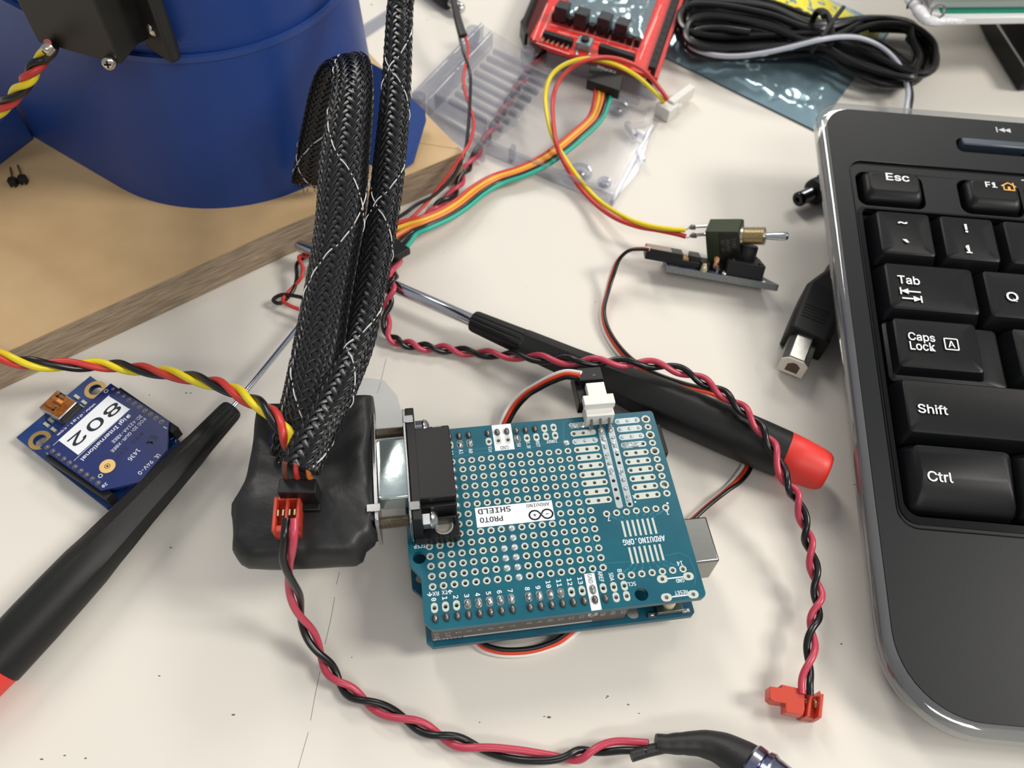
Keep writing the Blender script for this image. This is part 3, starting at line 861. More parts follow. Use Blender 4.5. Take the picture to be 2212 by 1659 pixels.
for (yy) in (3.7, 28.7):
    mb = MB()
    mb.prism([(p[0] + 6.3, p[1] + yy) for p in ngon(0, 0, 2.45, 6)], 0, 1.7)
    mb.v = [Vector((64.5 - p.z, p.y, p.x)) for p in mb.v]
    ds('hex_nut', mb, mat('zinc', (160, 162, 168), 0.3, 1.0), smooth=False)
    Mh = Matrix(((0, 0, -1, 62.8), (0, 1, 0, yy), (1, 0, 0, 6.3), (0, 0, 0, 1)))
    ds('screw_head', MB().lathe([(0, 0), (2.55, 0), (2.75, 0.4), (2.5, 1.2), (1.7, 1.8), (0, 2.0)], Mh, 24), M_STEEL)
    # threaded bolt towards the adapter
    prof = []
    for k in range(17):
        prof += [(1.15, 67.6 + k * 0.42), (1.6, 67.6 + k * 0.42 + 0.21)]
    Mt = Matrix(((0, 0, 1, 0), (1, 0, 0, yy), (0, 1, 0, 6.3), (0, 0, 0, 1)))
    ds('threaded_bolt', MB().lathe([(0, 67.5)] + prof + [(0, 75)], Mt, 20), mat('bolt_steel', (178, 172, 160), 0.3, 0.9))
for (x, y) in ((59.0, 2.6), (59.7, 28.9)):
    M0 = Matrix.Translation((x, y + 0.4, 0))
    ds('eyelet', MB().lathe([(1.7, -1.5), (1.7, 2.9), (1.85, 3.2), (2.15, 3.3), (2.35, 3.05), (2.35, 2.65)], M0, 28), mat('eyelet_steel', (226, 222, 210), 0.25, 0.8))
mb = MB()
for k in range(3): mb.box(56.9 + k * 2.5, 58.3 + k * 2.5, 31.4, 32.6, 0.1, 2.9)
ds('lug', mb, M_BLK)

# --- white right-angle header soldered over the edge
M_WPL = mat('white_nylon', (226, 224, 218), 0.5)
JW = PS.part('white_header', MB().box(11.9, 19.5, -1.2, 3.1, 0.1, 4.6), M_WPL, bevel=0.2, label='white three way socket')
mb = MB().prism([(11.6, 0.9), (19.9, 0.9), (19.9, -2.2), (18.3, -2.2), (18.3, -6.2), (13.3, -6.2), (13.3, -2.2), (11.6, -2.2)], 4.6, 6.9)
PS.part('housing_top', mb, M_WPL, parent=JW, bevel=0.15)
for x in (13.2, 15.6, 18.0):
    p0 = [Vector((x, 2.0, 3.4)), Vector((x, 3.0, 3.2)), Vector((x, 3.9, 1.8)), Vector((x, 4.5, 0.5))]
    PS.part('pin', MB().tube([Vector(q[:3]) for q in spline(p0, 0.3)], 0.34, 8), mat('pin_grey', (150, 146, 140), 0.35, 1.0), parent=JW)
mb = MB()
for x, y in ((13.0, 4.5), (15.4, 4.6), (18.0, 3.6)): dome(mb, x, y, 0.0, 0.75, 1.2, 0.9, 12, 0.25)
dome(mb, 20.0, 2.9, 0.0, 1.6, 0.55, 0.6, 12, 0.3)
PS.part('solder_joint', mb, M_SOLD, parent=None)

# ================================================================== LOWER CONTROLLER BOARD
UN = Thing('controller_board', 'blue-green controller board with black headers and square metal port, under the perforated shield', 'circuit board', frame=SH)
M_PCB2 = mat('blue_green_board', (10, 84, 104), 0.38, c2=(8, 70, 92), vscale=0.15)
out = [(0.8, 0), (64.5, 0), (66.04, 1.3), (66.04, 3), (68.58, 5.2), (68.58, 38.2), (66.04, 40.8), (66.04, 52.0), (64.7, 53.34), (0.8, 53.34), (0, 52.6), (0, 0.8)]
UN.part('board', MB().plate(out, [ngon(2600 * K_, 1400 * K_, 1.6, 24), ngon(2600 * K_, 300 * K_, 1.6, 24), ngon(600 * K_, 2000 * K_, 1.6, 24), ngon(550 * K_, 100 * K_, 1.6, 24)], -13.3, -11.7), M_PCB2, smooth=False)
M_HDR = mat('header_black', (30, 29, 28), 0.45)
for xa, xb, y in ((1780, 2520, 2000), (720, 1660, 2000), (2000, 2500, 100), (1100, 1800, 100)):
    UN.part('socket_header', MB().box((xa - 25) * K_, (xb + 25) * K_, y * K_ - 1.25, y * K_ + 1.25, -11.7, -4.15), M_HDR, bevel=0.1)
# sticker along the digital headers with its printing; light on this face is put into its grey
yf = 2000 * K_ + 1.3
UN.part('sticker', MB().box(17.9, 64.7, yf - 0.05, yf, -11.2, -4.2), mat('sticker_lit_grey', (92, 88, 84), 0.6), smooth=False)
FM = Matrix(((1, 0, 0, 0), (0, 0, 1, yf + 0.02), (0, 1, 0, 0), (0, 0, 0, 1)))
mb = MB()
for i, q in enumerate(['RX-0', 'TX-1', '2', '3', '4', '5', '6', '7']): text(mb, q, (2500 - 100 * i) * K_, -7.2 if len(q) < 3 else -7.9, 0, h=1.2, w=0.8 * len(q), rot=90, M=FM)
for i, q in enumerate(['8', '9', '10', '11', '12', '13', 'GND', 'AREF', 'SDA', 'SCL']): text(mb, q, (1640 - 100 * i) * K_, -6.6, 0, h=1.2, w=0.8 * min(len(q), 3), rot=90, M=FM)
for i, q in enumerate(['D', 'I', 'G', 'I', 'T', 'A', 'L']): pass
mb.add([(x, yf + 0.02, z) for x, z in ((26, -10.9), (64.4, -10.9), (64.4, -9.9), (26, -9.9))], [(0, 1, 2, 3)])
mb.add([(x, yf + 0.02, z) for x, z in ((25.2, -6.9), (27.6, -6.9), (27.6, -4.6), (25.2, -4.6))], [(0, 1, 2, 3)])
UN.part('lettering', mb, mat('pale_grey_print', (190, 188, 184), 0.6), smooth=False)
mb = MB()
FM2 = Matrix(((1, 0, 0, 0), (0, 0, 1, yf + 0.04), (0, 1, 0, 0), (0, 0, 0, 1)))
text(mb, 'DIGITAL', 60.6, -10.4, 0, h=0.8, w=6.6, bold=0.02, M=FM2); text(mb, 'GND', 26.4, -5.75, 0, h=0.9, w=1.8, rot=90, M=FM2)
UN.part('dark_lettering', mb, M_BPRINT, smooth=False, label='dark lettering on pale sticker')
UN.part('square_port', MB().box(-6.2, 10, 32.4, 44.4, -11.7, -0.9), mat('port_steel', (150, 150, 146), 0.28, 1.0, bump=0.1, bscale=0.6), bevel=0.5)
UN.part('power_jack', MB().box(-1.8, 11.6, 3.2, 12.6, -11.7, -1.9), M_BLKM, bevel=0.3)
RB = UN.part('reset_button', MB().box(3.3, 9.8, 48.8, 52.6, -11.7, -9.2), mat('button_steel', (120, 130, 124), 0.3, 1.0), bevel=0.15)
UN.part('plunger', MB().lathe([(0, -9.2), (1.6, -9.2), (1.6, -8.1), (1.3, -7.9), (0, -7.9)], Matrix.Translation((6.6, 50.4, 0)), 20), mat('cream_plastic', (205, 190, 160), 0.5), parent=RB)
mb = MB()
for x in (2.2, 10.8): dome(mb, x, 52.0, -11.7, 1.0, 0.6, 0.7, 10, 0.2); mb.box(x - 1, x + 1, 51.6, 52.6, -11.7, -11.2)
for x, y in ((2.4, 47.8), (3.4, 48.6)): mb.box(x - 0.7, x + 0.2, y, y + 0.6, -11.7, -11.2)
UN.part('terminals', mb, M_SOLD)
mb = MB()
text(mb, 'RESET', 1.6, 47.6, -11.68, h=1.2, w=3.4, bold=0.02)
UN.part('lettering', mb, M_SILK, smooth=False)
mb = MB()
for xa, y in ((2500, 2000), (1640, 2000), (2500, 100), (1800, 100)):
    for k in range(8): mb.box((xa - 100 * k) * K_ - 0.4, (xa - 100 * k) * K_ + 0.4, y * K_ - 0.4, y * K_ + 0.4, -14.6, -13.3)
UN.part('pin_stubs', mb, M_SOLDD)

# ================================================================== SHRINK-WRAPPED ADAPTER
AD = Thing('wrapped_adapter', 'black shrink-wrapped box with wavy edges screwed to the nine way connector', 'adapter', origin=at(660, 1060, 12))
olp = [(563, 916), (570, 903), (590, 899), (640, 897), (700, 897), (746, 896), (771, 888), (786, 881), (800, 879), (811, 879), (813, 930), (812, 990), (810, 1060), (811, 1100), (822, 1136), (820, 1161), (814, 1187), (794, 1200), (786, 1220), (771, 1229), (720, 1233), (657, 1236), (600, 1238), (545, 1238), (530, 1230), (521, 1218), (513, 1206), (513, 1175), (513, 1141), (511.5, 1116), (528, 1090), (541, 1055), (551, 1012), (557, 965)]
ol = [at(a, b, 22) for a, b in olp]
ol = [Vector(p[:3]) for p in spline([list(p) for p in ol + ol[:1]], 1.2)][:-1]
cen = sum(ol, Vector()) / len(ol)
def wob(p, a=1.0): return noise.noise(Vector((p.x * 0.12, p.y * 0.12, p.z * 0.2))) * a
rings = []
for (z, g) in ((15.0, 0.55), (15.2, 0.42), (16.5, 0.26), (19.0, 0.12), (22.5, 0.03), (25, 0.0), (27, 0.006), (29.2, 0.035), (30.6, 0.075), (31.2, 0.13), (31.4, 0.25), (31.3, 0.4), (31.2, 0.6), (31.3, 0.8), (31.3, 0.97)):
    r = []
    for p in ol:
        q = Vector((p.x + (cen.x - p.x) * g, p.y + (cen.y - p.y) * g, z))
        if z > 25:
            q.z += wob(q, 1.5) * min(1, g * 4 + 0.2) - 0.6 * math.exp(-((g - 0.13) / 0.1) ** 2) * (0.5 + noise.noise(Vector((p.x * 0.3, p.y * 0.3, 2))))
            # a shallow valley and a hump like the photo's
            e = at(715, 1085, 31)
            q.z += 0.9 * math.exp(-((q.x - e.x) ** 2 + (q.y - e.y) ** 2) / 14)
            e = at(740, 990, 31)
            q.z -= 0.8 * math.exp(-((q.x - e.x) ** 2 / 8 + (q.y - e.y) ** 2 / 60))
        q.x += wob(q + Vector((9, 4, 1)), 0.5); q.y += wob(q + Vector((1, 8, 3)), 0.5)
        r.append(q)
    rings.append(r[::-1])
M_WRAP = mat('shrink_wrap', (28, 28, 29), 0.46, bump=0.3, bscale=0.35, bdist=0.5, spec=0.45)
AD.wpart('wrap', MB().loops(rings), M_WRAP, angle=80)
# metal flange at the mating face
mb = MB().plate([(p[0], p[1]) for p in cham(0.7, 31.7, 0.0, 12.4, 1.0)], [ngon(16.2, 6.2, 3, 8)], 0, 0.9)
mb.xf(SH.m @ Matrix(((0, 0, 1, 74.4), (1, 0, 0, 0), (0, 1, 0, 0), (0, 0, 0, 1))))
mb.box(73.9, 77.0, 26.9, 28.8, 12.2, 12.9, SH.m)
AD.wpart('flange_plate', mb, M_STEEL, bevel=0.1)
mb = MB().box(75.3, 78.5, 1.5, 30.6, 0.3, 12.0, SH.m)
AD.wpart('connector_body', mb, M_BLK, bevel=0.3)
# blue corner peeking out beside the sleeve
a = at(590, 944, 31.5)
AD.wpart('terminal_block', MB().box(a.x - 0.6, a.x + 4, a.y - 2.2, a.y + 1.8, 28.5, 32.2), mat('navy_plastic', (18, 30, 92), 0.4), bevel=0.15)
# black three-way plug standing in the top
PL = Thing('black_plug', 'small black three way plug with brown, red and orange wires standing in the wrapped adapter', 'plug', origin=at(645, 1070, 31))
a, b = at(603, 1036, 39.5), at(684, 1036, 39.5)
PL.wpart('housing', MB().box(a.x, b.x, a.y - 3.2, a.y + 0.2, 30.6, 39.5), M_BLK, bevel=0.2)
c = at(661, 1074, 36)
PL.wpart('base', MB().box(b.x - 8.4, b.x + 0.1, a.y - 4.6, a.y - 3.0, 30.4, 33.4), M_BLK, bevel=0.2)
for px_, m in ((617, mat('brown_insulation', (96, 52, 40), 0.4)), (642, M_RED), (669, M_ORA)):
    q = at(px_, 1031, 39.6)
    e = at(px_ - 2, 1000, 44)
    PL.wpart('wire', MB().tube([q - Vector((0, 0, .6)), q + Vector((0, 0, 0.8)), q.lerp(e, 0.5) + Vector((0, 0, 1)), e], 0.62, 10), m)
# red two-way plug of the short power cable
M_REDP = mat('red_translucent_plastic', (216, 76, 54), 0.35, trans=0.25, sss=0.3)
PF = frame_axes(at(653, 1160, 31.5), at(600, 1163, 31.5) - at(653, 1160, 31.5))
mb = MB()
x1, y1 = 5.6, 7.8
for (xa, xb) in ((0, 0.7), (2.5, 3.1), (5.0, 5.7)): mb.box(xa, xb, -y1, 0.4, 0, 5.2)
mb.box(0, 5.7, -y1, 0.4, 0, 2.2); mb.box(0, 5.7, -y1, -y1 + 0.8, 0, 5.0); mb.box(0, 5.7, -1.2, 0.2, 0, 4.4)
PR = PC.part('plug', mb.xf(PC.fr.i @ PF.m), M_REDP, label='red two way plug', bevel=0.15)
mb = MB()
for xa in (1.1, 2.2, 3.6, 4.7): mb.box(xa - 0.25, xa + 0.1, -4.6, -3.2, 2.2, 5.0)
PC.part('contact', mb.xf(PC.fr.i @ PF.m), mat('gold_contact', (214, 196, 150), 0.25, 1.0), parent=PR)

# ================================================================== LOOSE RED PLUG of the long cable
PF = frame_axes(at(1720, 1512, 1.2), at(1770, 1531, 1.2) - at(1720, 1512, 1.2))
mb = MB()
A_ = [at(a, b, 7.0) for a, b in ((1663, 1482), (1690, 1486), (1688, 1478), (1724, 1486), (1738, 1490), (1739, 1532), (1735, 1545), (1697, 1538), (1697, 1519), (1672, 1516), (1662, 1508))]
mb.prism([(p.x, p.y) for p in A_], 3.2, 7.0)
B_ = [at(a, b, 5.0) for a, b in ((1735, 1490), (1748, 1487), (1755, 1494), (1768, 1500), (1775, 1489), (1780, 1500), (1774, 1553), (1735, 1546))]
mb2 = MB().prism([(p.x, p.y) for p in B_], 0.2, 3.8)
mb2.prism([(p.x, p.y) for p in B_][:0] + [(q.x, q.y) for q in [at(a, b, 6) for a, b in ((1771, 1500), (1778, 1500), (1773, 1552), (1765, 1550))]], 0.3, 6.6)
mb2.prism([(q.x, q.y) for q in [at(a, b, 6.5) for a, b in ((1750, 1494), (1756, 1496), (1750, 1548), (1743, 1546))]], 0.3, 6.4)
PR = Q.part('plug', MB().add(mb.v, mb.f).xf(Q.fr.i), M_REDP, label='translucent red two way plug', bevel=0.2)
Q.part('cover', mb2.xf(Q.fr.i), M_REDP, parent=PR, bevel=0.15)
mb = MB()
for a, b in ((1742, 1518), (1762, 1520)):
    q = at(a, b, 4.4); dome(mb, q.x, q.y, 3.9, 0.7, 1.1, 1.1, 10)
Q.part('contact', mb.xf(Q.fr.i), mat('gold_contact', (214, 196, 150), 0.25, 1.0), parent=PR)

# ================================================================== BRAIDED SLEEVES
M_BRD = mat('braid_black', (17, 18, 20), 0.30, spec=0.55)
M_BRDD = mat('braid_core', (6, 6, 7), 0.8)
M_TRACE = mat('white_tracer', (215, 215, 215), 0.35)
def sleeve(T_, ctl, ref, N, s_, amp=0.28, tracers=(2,), cover=0.74):
    """ctl: (px, py, z, half width, half thickness); a two-over-two braid of flat three-filament ribbons around a dark core"""
    P_ = wpath(ctl, 0.45)
    n = len(P_)
    ref = Vector(ref)
    fr = []
    L = [0]
    wprev = ref
    for i in range(n):
        a, b = Vector(P_[max(i - 1, 0)][:3]), Vector(P_[min(i + 1, n - 1)][:3])
        t = (b - a).normalized()
        w = (wprev - t * wprev.dot(t)).normalized()
        wprev = (w * 0.9 + ref * 0.1)
        fr.append((Vector(P_[i][:3]), t, w, w.cross(t), P_[i][3], P_[i][4]))
        if i: L.append(L[-1] + (Vector(P_[i][:3]) - Vector(P_[i - 1][:3])).length)
    tot = L[-1]
    def surf(u, l, h):
        l = min(max(l, 0), tot - 1e-6)
        k = min(int(l / tot * (n - 1)), n - 2)
        while k < n - 2 and L[k + 1] < l: k += 1
        while k > 0 and L[k] > l: k -= 1
        q = (l - L[k]) / max(L[k + 1] - L[k], 1e-6)
        A0, B0 = fr[k], fr[k + 1]
        c = A0[0].lerp(B0[0], q); w = A0[2].lerp(B0[2], q).normalized(); m_ = A0[3].lerp(B0[3], q).normalized()
        a_ = A0[4] + (B0[4] - A0[4]) * q; b_ = A0[5] + (B0[5] - A0[5]) * q
        th = 2 * math.pi * u
        ct, st = math.cos(th), math.sin(th)
        # superellipse: a flattened tube
        x = a_ * (abs(ct) ** 0.8) * (1 if ct >= 0 else -1)
        y = b_ * (abs(st) ** 0.75) * (1 if st >= 0 else -1)
        nv = (w * (ct * b_) + m_ * (st * a_)); nv.normalize()
        return c + w * x + m_ * y + nv * h
    mb, mt = MB(), MB()
    steps = max(10, int(2 * s_ * tot * 2.2))
    prof = [(-1, 0.0), (-0.62, 0.8), (-0.3, 0.25), (0, 0.95), (0.3, 0.25), (0.62, 0.8), (1, 0.0)]
    for dr in (1, -1):
        for i in range(N):
            rows = []
            rt = []
            for k in range(steps + 1):
                l = tot * k / steps
                m_ = 2 * s_ * l
                u = (i + dr * s_ * l) / N
                phase = (2 * i + dr * m_)
                h = dr * amp * math.cos(2 * math.pi * (phase - 0.5) / 4)
                hw = cover * 0.5 / N
                rows.append([surf(u + hw * a_, l, h + 0.11 * e) for a_, e in prof])
                if i in tracers:
                    rt.append(surf(u, l, h + 0.13))
            mm = MB()
            nn = len(prof)
            vv = [p for r in rows for p in r]
            ff = [(r * nn + c, r * nn + c + 1, (r + 1) * nn + c + 1, (r + 1) * nn + c) for r in range(steps) for c in range(nn - 1)]
            mb.add(vv, ff)
            if rt: mt.tube(rt, 0.14, 5)
    core = MB()
    core.loops([[surf(k / 24, tot * j / 90, -0.3) for k in range(24)] for j in range(91)])
    T_.wpart('core', core, M_BRDD)
    br = T_.wpart('braid', mb, M_BRD, kind='stuff', angle=70)
    T_.part('tracer_thread', mt.xf(T_.fr.i), M_TRACE, parent=br, label='white tracer thread', kind='stuff')
SL = Thing('braided_sleeve', 'wide black braided cable sleeve bent over in a tall loop against the blue housing', 'cable sleeve', origin=at(640, 960, 33))
sleeve(SL, [(628, 992, 33, 4.8, 1.3), (642, 930, 36, 5.4, 1.3), (666, 858, 40, 5.9, 1.3), (689, 745, 47, 5.8, 1.2), (703, 661, 51, 5.6, 1.2), (722, 555, 56, 5.6, 1.2), (735, 470, 60, 5.8, 1.2), (744, 350, 66, 5.9, 1.2), (757, 240, 71, 5.4, 1.2), (762, 175, 73, 5.0, 1.2), (757, 138, 72, 4.8, 1.2), (740, 130, 68, 4.8, 1.2), (722, 155, 63, 4.8, 1.2), (707, 205, 55, 5.0, 1.2), (694, 270, 44, 5.3, 1.2), (682, 340, 32, 5.8, 1.2), (673, 393, 20, 6.2, 1.2)],
       (0.97, 0.18, 0.15), 26, 0.42, amp=0.2, tracers=(2,), cover=0.66)
SR = Thing('braided_sleeve', 'narrow straight black braided cable sleeve crossing over the wide looped one', 'cable sleeve', origin=at(650, 1000, 40))
sleeve(SR, [(904, -330, 104, 3.3, 1.5), (884, -150, 90, 3.3, 1.5), (866, 0, 78, 3.3, 1.5), (862, 60, 75, 3.4, 1.5), (855, 200, 68, 3.7, 1.5), (841, 350, 61, 4.0, 1.5), (829, 450, 57, 3.9, 1.5), (811, 555, 52, 4.0, 1.5), (790, 661, 48, 4.0, 1.5), (771, 745, 46, 4.0, 1.5), (745, 812, 45, 4.1, 1.6), (712, 880, 43.5, 4.4, 1.7), (676, 948, 43.0, 4.6, 1.9), (646, 1012, 42.0, 4.8, 2.0)],
       (0.95, 0.1, 0.2), 16, 0.42, amp=0.2, tracers=(3,), cover=0.68)
# frayed filaments at the cut end of the loop
mb = MB()
random.seed(11)
e0 = at(672, 398, 19.0)
for k in range(46):
    p = e0 + Vector((random.uniform(-5, 5), random.uniform(-1.5, 1.5), random.uniform(-0.5, 0.8)))
    d = Vector((random.uniform(-.8, .8), random.uniform(-1.4, -0.2), random.uniform(-.9, 0.3)))
    q = p + d * 1.4; q.z = max(q.z, ZB + 0.3)
    mb.tube([p, p.lerp(q, 0.5) + Vector((0, 0, .3)), q], 0.1, 4)
SL.wpart('frayed_end', mb, M_BRD, kind='stuff')

# ================================================================== SCREWDRIVERS
M_GRIP = mat('grip_black', (22, 22, 22), 0.46, spec=0.32, bump=0.35, bscale=5, bdist=0.08)
M_CAP = mat('red_cap_plastic', (214, 52, 42), 0.45)
M_CHR = mat('chrome_shaft', (205, 207, 212), 0.14, 1.0)
def screwdriver(T_, A, B, zA, zB, prof, cap, shaft_to, zs, rs, collar_len):
    a, b = at(A[0], A[1], zA), at(B[0], B[1], zB)
    ax = (b - a).normalized()
    Ln = (b - a).length
    M = Matrix.Translation(a) @ ax.to_track_quat('Z', 'Y').to_matrix().to_4x4()
    up = (M.to_3x3().inverted() @ Vector((0, 0, 1)))
    a_up = math.atan2(up.y, up.x)
    def ring(t, r, hexa, n=60, flute=0.0):
        out = []
        for k in range(n):
            th = 2 * math.pi * k / n + a_up
            q = r
            if hexa:
                m_ = (2 * math.pi * k / n) % (math.pi / 3) - math.pi / 6
                q = r * ((1 - hexa) + hexa * math.cos(math.pi / 6) / math.cos(m_) * 1.06)
            if flute:
                q *= 1 - flute * max(0, math.cos(2 * math.pi * k / n * 12)) ** 2
            out.append(M @ Vector((q * math.cos(th), q * math.sin(th), t * Ln)))
        return out
    rings = [ring(*p[:3], flute=(p[3] if len(p) > 3 else 0)) for p in prof]
    T_.wpart('handle', MB().loops(rings), M_GRIP, angle=28)
    t0, r0_ = cap[0], cap[1]
    rings = [[M @ Vector((r * math.cos(2 * math.pi * k / 40), r * math.sin(2 * math.pi * k / 40), t * Ln)) for k in range(40)] for t, r in cap[2]]
    T_.wpart('end_cap', MB().loops(rings), M_CAP, angle=50)
    s = at(shaft_to[0], shaft_to[1], zs)
    T_.wpart('shaft', MB().tube([s, s.lerp(a, 0.02), a + ax * 1.5], [rs * 0.55, rs, rs], 20), M_CHR)
D1 = Thing('screwdriver', 'black handled screwdriver with a red end cap and thick steel shaft, behind the teal board', 'screwdriver', origin=at(1400, 850, 0))
screwdriver(D1, (1020, 692), (1786, 1022), 8.3, 8.3,
            [(0, 2.6, 0), (0.004, 3.1, 0, .06), (0.012, 3.35, 0, .08), (0.10, 3.75, 0, .08), (0.155, 4.0, 0, .06), (0.157, 4.0, 0.5), (0.165, 3.95, 0.9), (0.30, 4.4, 0.95), (0.42, 5.2, 0.95), (0.50, 6.0, 0.85), (0.56, 6.5, 0.45), (0.62, 6.75, 0.15), (0.72, 6.9, 0.05), (0.82, 6.9, 0), (0.886, 6.75, 0), (0.888, 6.6, 0)],
            (0.888, 6.6, [(0.885, 6.4), (0.889, 6.75), (0.93, 6.5), (0.975, 5.9), (0.99, 5.5), (0.998, 4.8), (1.0, 3.5)]), (640, 528), 8.3, 2.0, 0.15)
D2 = Thing('screwdriver', 'black handled screwdriver with a thin shaft lying over the blue circuit board', 'screwdriver', origin=at(250, 1150, 0))
screwdriver(D2, (503, 882), (-52, 1480), 9.0, 7.2,
            [(0, 2.6, 0), (0.006, 3.0, 0, .05), (0.02, 3.25, 0, .07), (0.15, 3.7, 0, .06), (0.19, 3.85, 0.6), (0.30, 4.2, 0.95), (0.42, 4.6, 0.95), (0.50, 5.1, 0.9), (0.56, 5.4, 0.7), (0.62, 6.0, 0.3), (0.70, 6.25, 0.1), (0.80, 6.4, 0), (0.935, 6.3, 0), (0.94, 6.2, 0)],
            (0.94, 6.2, [(0.938, 5.6), (0.942, 6.0), (1.0, 5.7), (1.06, 5.2), (1.075, 4.2)]), (740, 590), 7.2, 0.85, 0.1)

# ================================================================== BLUE RADIO BOARD AND ITS USB CARRIER
M_NAVY = mat('navy_board', (14, 58, 120), 0.32, c2=(12, 50, 108), vscale=0.1)
M_NAVY2 = mat('navy_module', (14, 34, 98), 0.3, c2=(12, 30, 88), vscale=0.15)
M_GOLD = mat('gold_ring', (186, 152, 96), 0.4, 0.8)
zc = 3.4
XF = frame_axes(at(35, 945, zc), at(195, 812, zc) - at(35, 945, zc))     # x along the top-left edge, y away from... z up
XB = Thing('usb_carrier', 'blue carrier circuit board with a metal mini socket and two brass ringed holes', 'circuit board', frame=XF)
W_ = (at(195, 812, zc) - at(35, 945, zc)).length
p3 = XF.on(238, 1090, 0)
dp = p3.y       # negative: board extends to -y
h1, h2 = XF.on(86, 951, 0), XF.on(206, 842, 0)
XB.part('board', MB().plate([(0, 0), (W_, 0), (W_, dp), (0, dp)], [ngon(h1.x, h1.y, 1.75, 20), ngon(h2.x, h2.y, 1.75, 20)], -1.6, 0), M_NAVY, smooth=False)
for h_ in (h1, h2):
    mb = MB(); mb.plate(ngon(h_.x, h_.y, 3.0, 28), [ngon(h_.x, h_.y, 1.8, 20)], 0, 0.06)
    ii = ngon(h_.x, h_.y, 1.78, 20); mb.loops([[Vector((p[0], p[1], 0.05)) for p in ii[::-1]], [Vector((p[0], p[1], -1.6)) for p in ii[::-1]]], False, False)
    XB.part('ring', mb, M_GOLD)
u1, u2, u3 = XF.on(82, 880, 3.6), XF.on(123, 841, 3.6), XF.on(166, 868, 3.6)
ux = (u2 - u1); ux.z = 0; uw = ux.length; ux.normalize(); uy = Vector((ux.y, -ux.x, 0)); ud = abs((u3 - u2).dot(uy))
MU = Matrix(((ux.x, uy.x, 0, u1.x), (ux.y, uy.y, 0, u1.y), (0, 0, 1, 0), (0, 0, 0, 1)))
US = XB.part('mini_socket', MB().box(0, uw, 0, ud, 0, 3.5, MU), mat('socket_steel', (190, 190, 188), 0.3, 1.0), bevel=0.4)
XB.part('amber_tape', MB().box(0.5, uw - 0.5, 0.4, ud - 0.5, 3.5, 3.56, MU), mat('amber_tape', (176, 104, 30), 0.3, 0.3, c2=(120, 66, 20), vscale=0.6), parent=US, smooth=False)
mb = MB()
for (a_, b_, c_, d_) in ((1.2, 1.7, 1.2, 4.4), (1.2, 2.6, 3.9, 4.4), (3.2, 3.7, 2, 5.2), (5.0, 5.5, 1.0, 4.2), (5.0, 6.6, 1.6, 2.1), (6.2, 6.7, 1.6, 3.6)): mb.box(a_, b_, c_, d_, 3.56, 3.6, MU)
XB.part('slots', mb, mat('tape_dark', (70, 36, 8), 0.5), parent=US, smooth=False)
XB.part('slots_bright', MB().box(4.0, 4.9, 2.6, 4.6, 3.56, 3.61, MU), mat('tape_gold', (224, 140, 40), 0.4), parent=US, smooth=False)
XB.part('socket_back', MB().box(0.2, uw - 0.2, ud, ud + 1.6, 0, 1.8, MU), M_BLK, bevel=0.1)
mb = MB()
for k in range(5): mb.box(uw / 2 - 1.8 + k * 0.8, uw / 2 - 1.45 + k * 0.8, ud + 1.5, ud + 2.4, 0, 0.5, MU)
for xx in (-0.6, uw - 0.3): dome(mb, (MU @ Vector((xx + .4, ud + 0.6, 0))).x, (MU @ Vector((xx + .4, ud + .6, 0))).y, 0, 0.8, 0.8, 0.5, 10, 0.2)
XB.part('solder_joints', mb, M_SOLD)
for (a_, b_) in ((166, 857), (182, 869), (100, 917), (116, 928), (176, 879), (124, 905), (110, 908)):
    q = XF.on(a_, b_, 0.4)
    o = XB.part('chip_component', MB().box(-0.9, -0.5, -0.45, 0.45, 0, 0.5).box(0.5, 0.9, -0.45, 0.45, 0, 0.5).box(-0.5, 0.5, -0.42, 0.42, 0, 0.45), mat('component_tan', (190, 188, 170), 0.4, 0.3))
    o.location = Vector((q.x, q.y, 0)) * S; o.rotation_euler = (0, 0, math.radians(90))
# socket strips carrying the module
zm = 8.5 - zc
mA, mB_, mC, mD, mE, mF = [XF.on(a_, b_, zm) for a_, b_ in ((239, 828), (365, 910), (360, 972), (303, 1041), (218, 1060), (86, 966))]
XR = Thing('radio_module', 'navy blue radio circuit board with a white 802 sticker, plugged on the carrier', 'circuit board', frame=XF)
cc = (mA + mF) / 2
XR.part('board', MB().prism([(p.x, p.y) for p in (mF, mA, mB_, mC, mD, mE)], zm - 1.0, zm), M_NAVY2, smooth=False)
for (s1, s2) in ((XF.on(100, 978, zm), XF.on(218, 1058, zm)), (XF.on(250, 838, zm), XF.on(362, 915, zm))):
    d_ = (s2 - s1).normalized(); n_ = Vector((-d_.y, d_.x, 0)) * 1.1
    e_ = s2 + d_ * 2.5
    XB.part('socket_strip', MB().prism([((s1 + n_).x, (s1 + n_).y), ((e_ + n_).x, (e_ + n_).y), ((e_ - n_).x, (e_ - n_).y), ((s1 - n_).x, (s1 - n_).y)], 0, zm - 1.1), M_BLKM)
pinsA = [(102, 966, 212, 1043), (244, 840, 349, 911)]
for (xa, ya, xb, yb) in pinsA:
    pa, pb = XF.on(xa, ya, zm), XF.on(xb, yb, zm)
    for k in range(10):
        q = pa.lerp(pb, k / 9)
        mb = MB(); mb.prism(ngon(q.x, q.y, 0.66, 14), zm, zm + 0.03); dome(mb, q.x, q.y, zm + 0.02, 0.5, 0.5, 0.35, 10, 0.1)
        XR.part('solder_joint', mb, M_SOLDD)
def X2(px_, py_): return XF.on(px_, py_, zm)
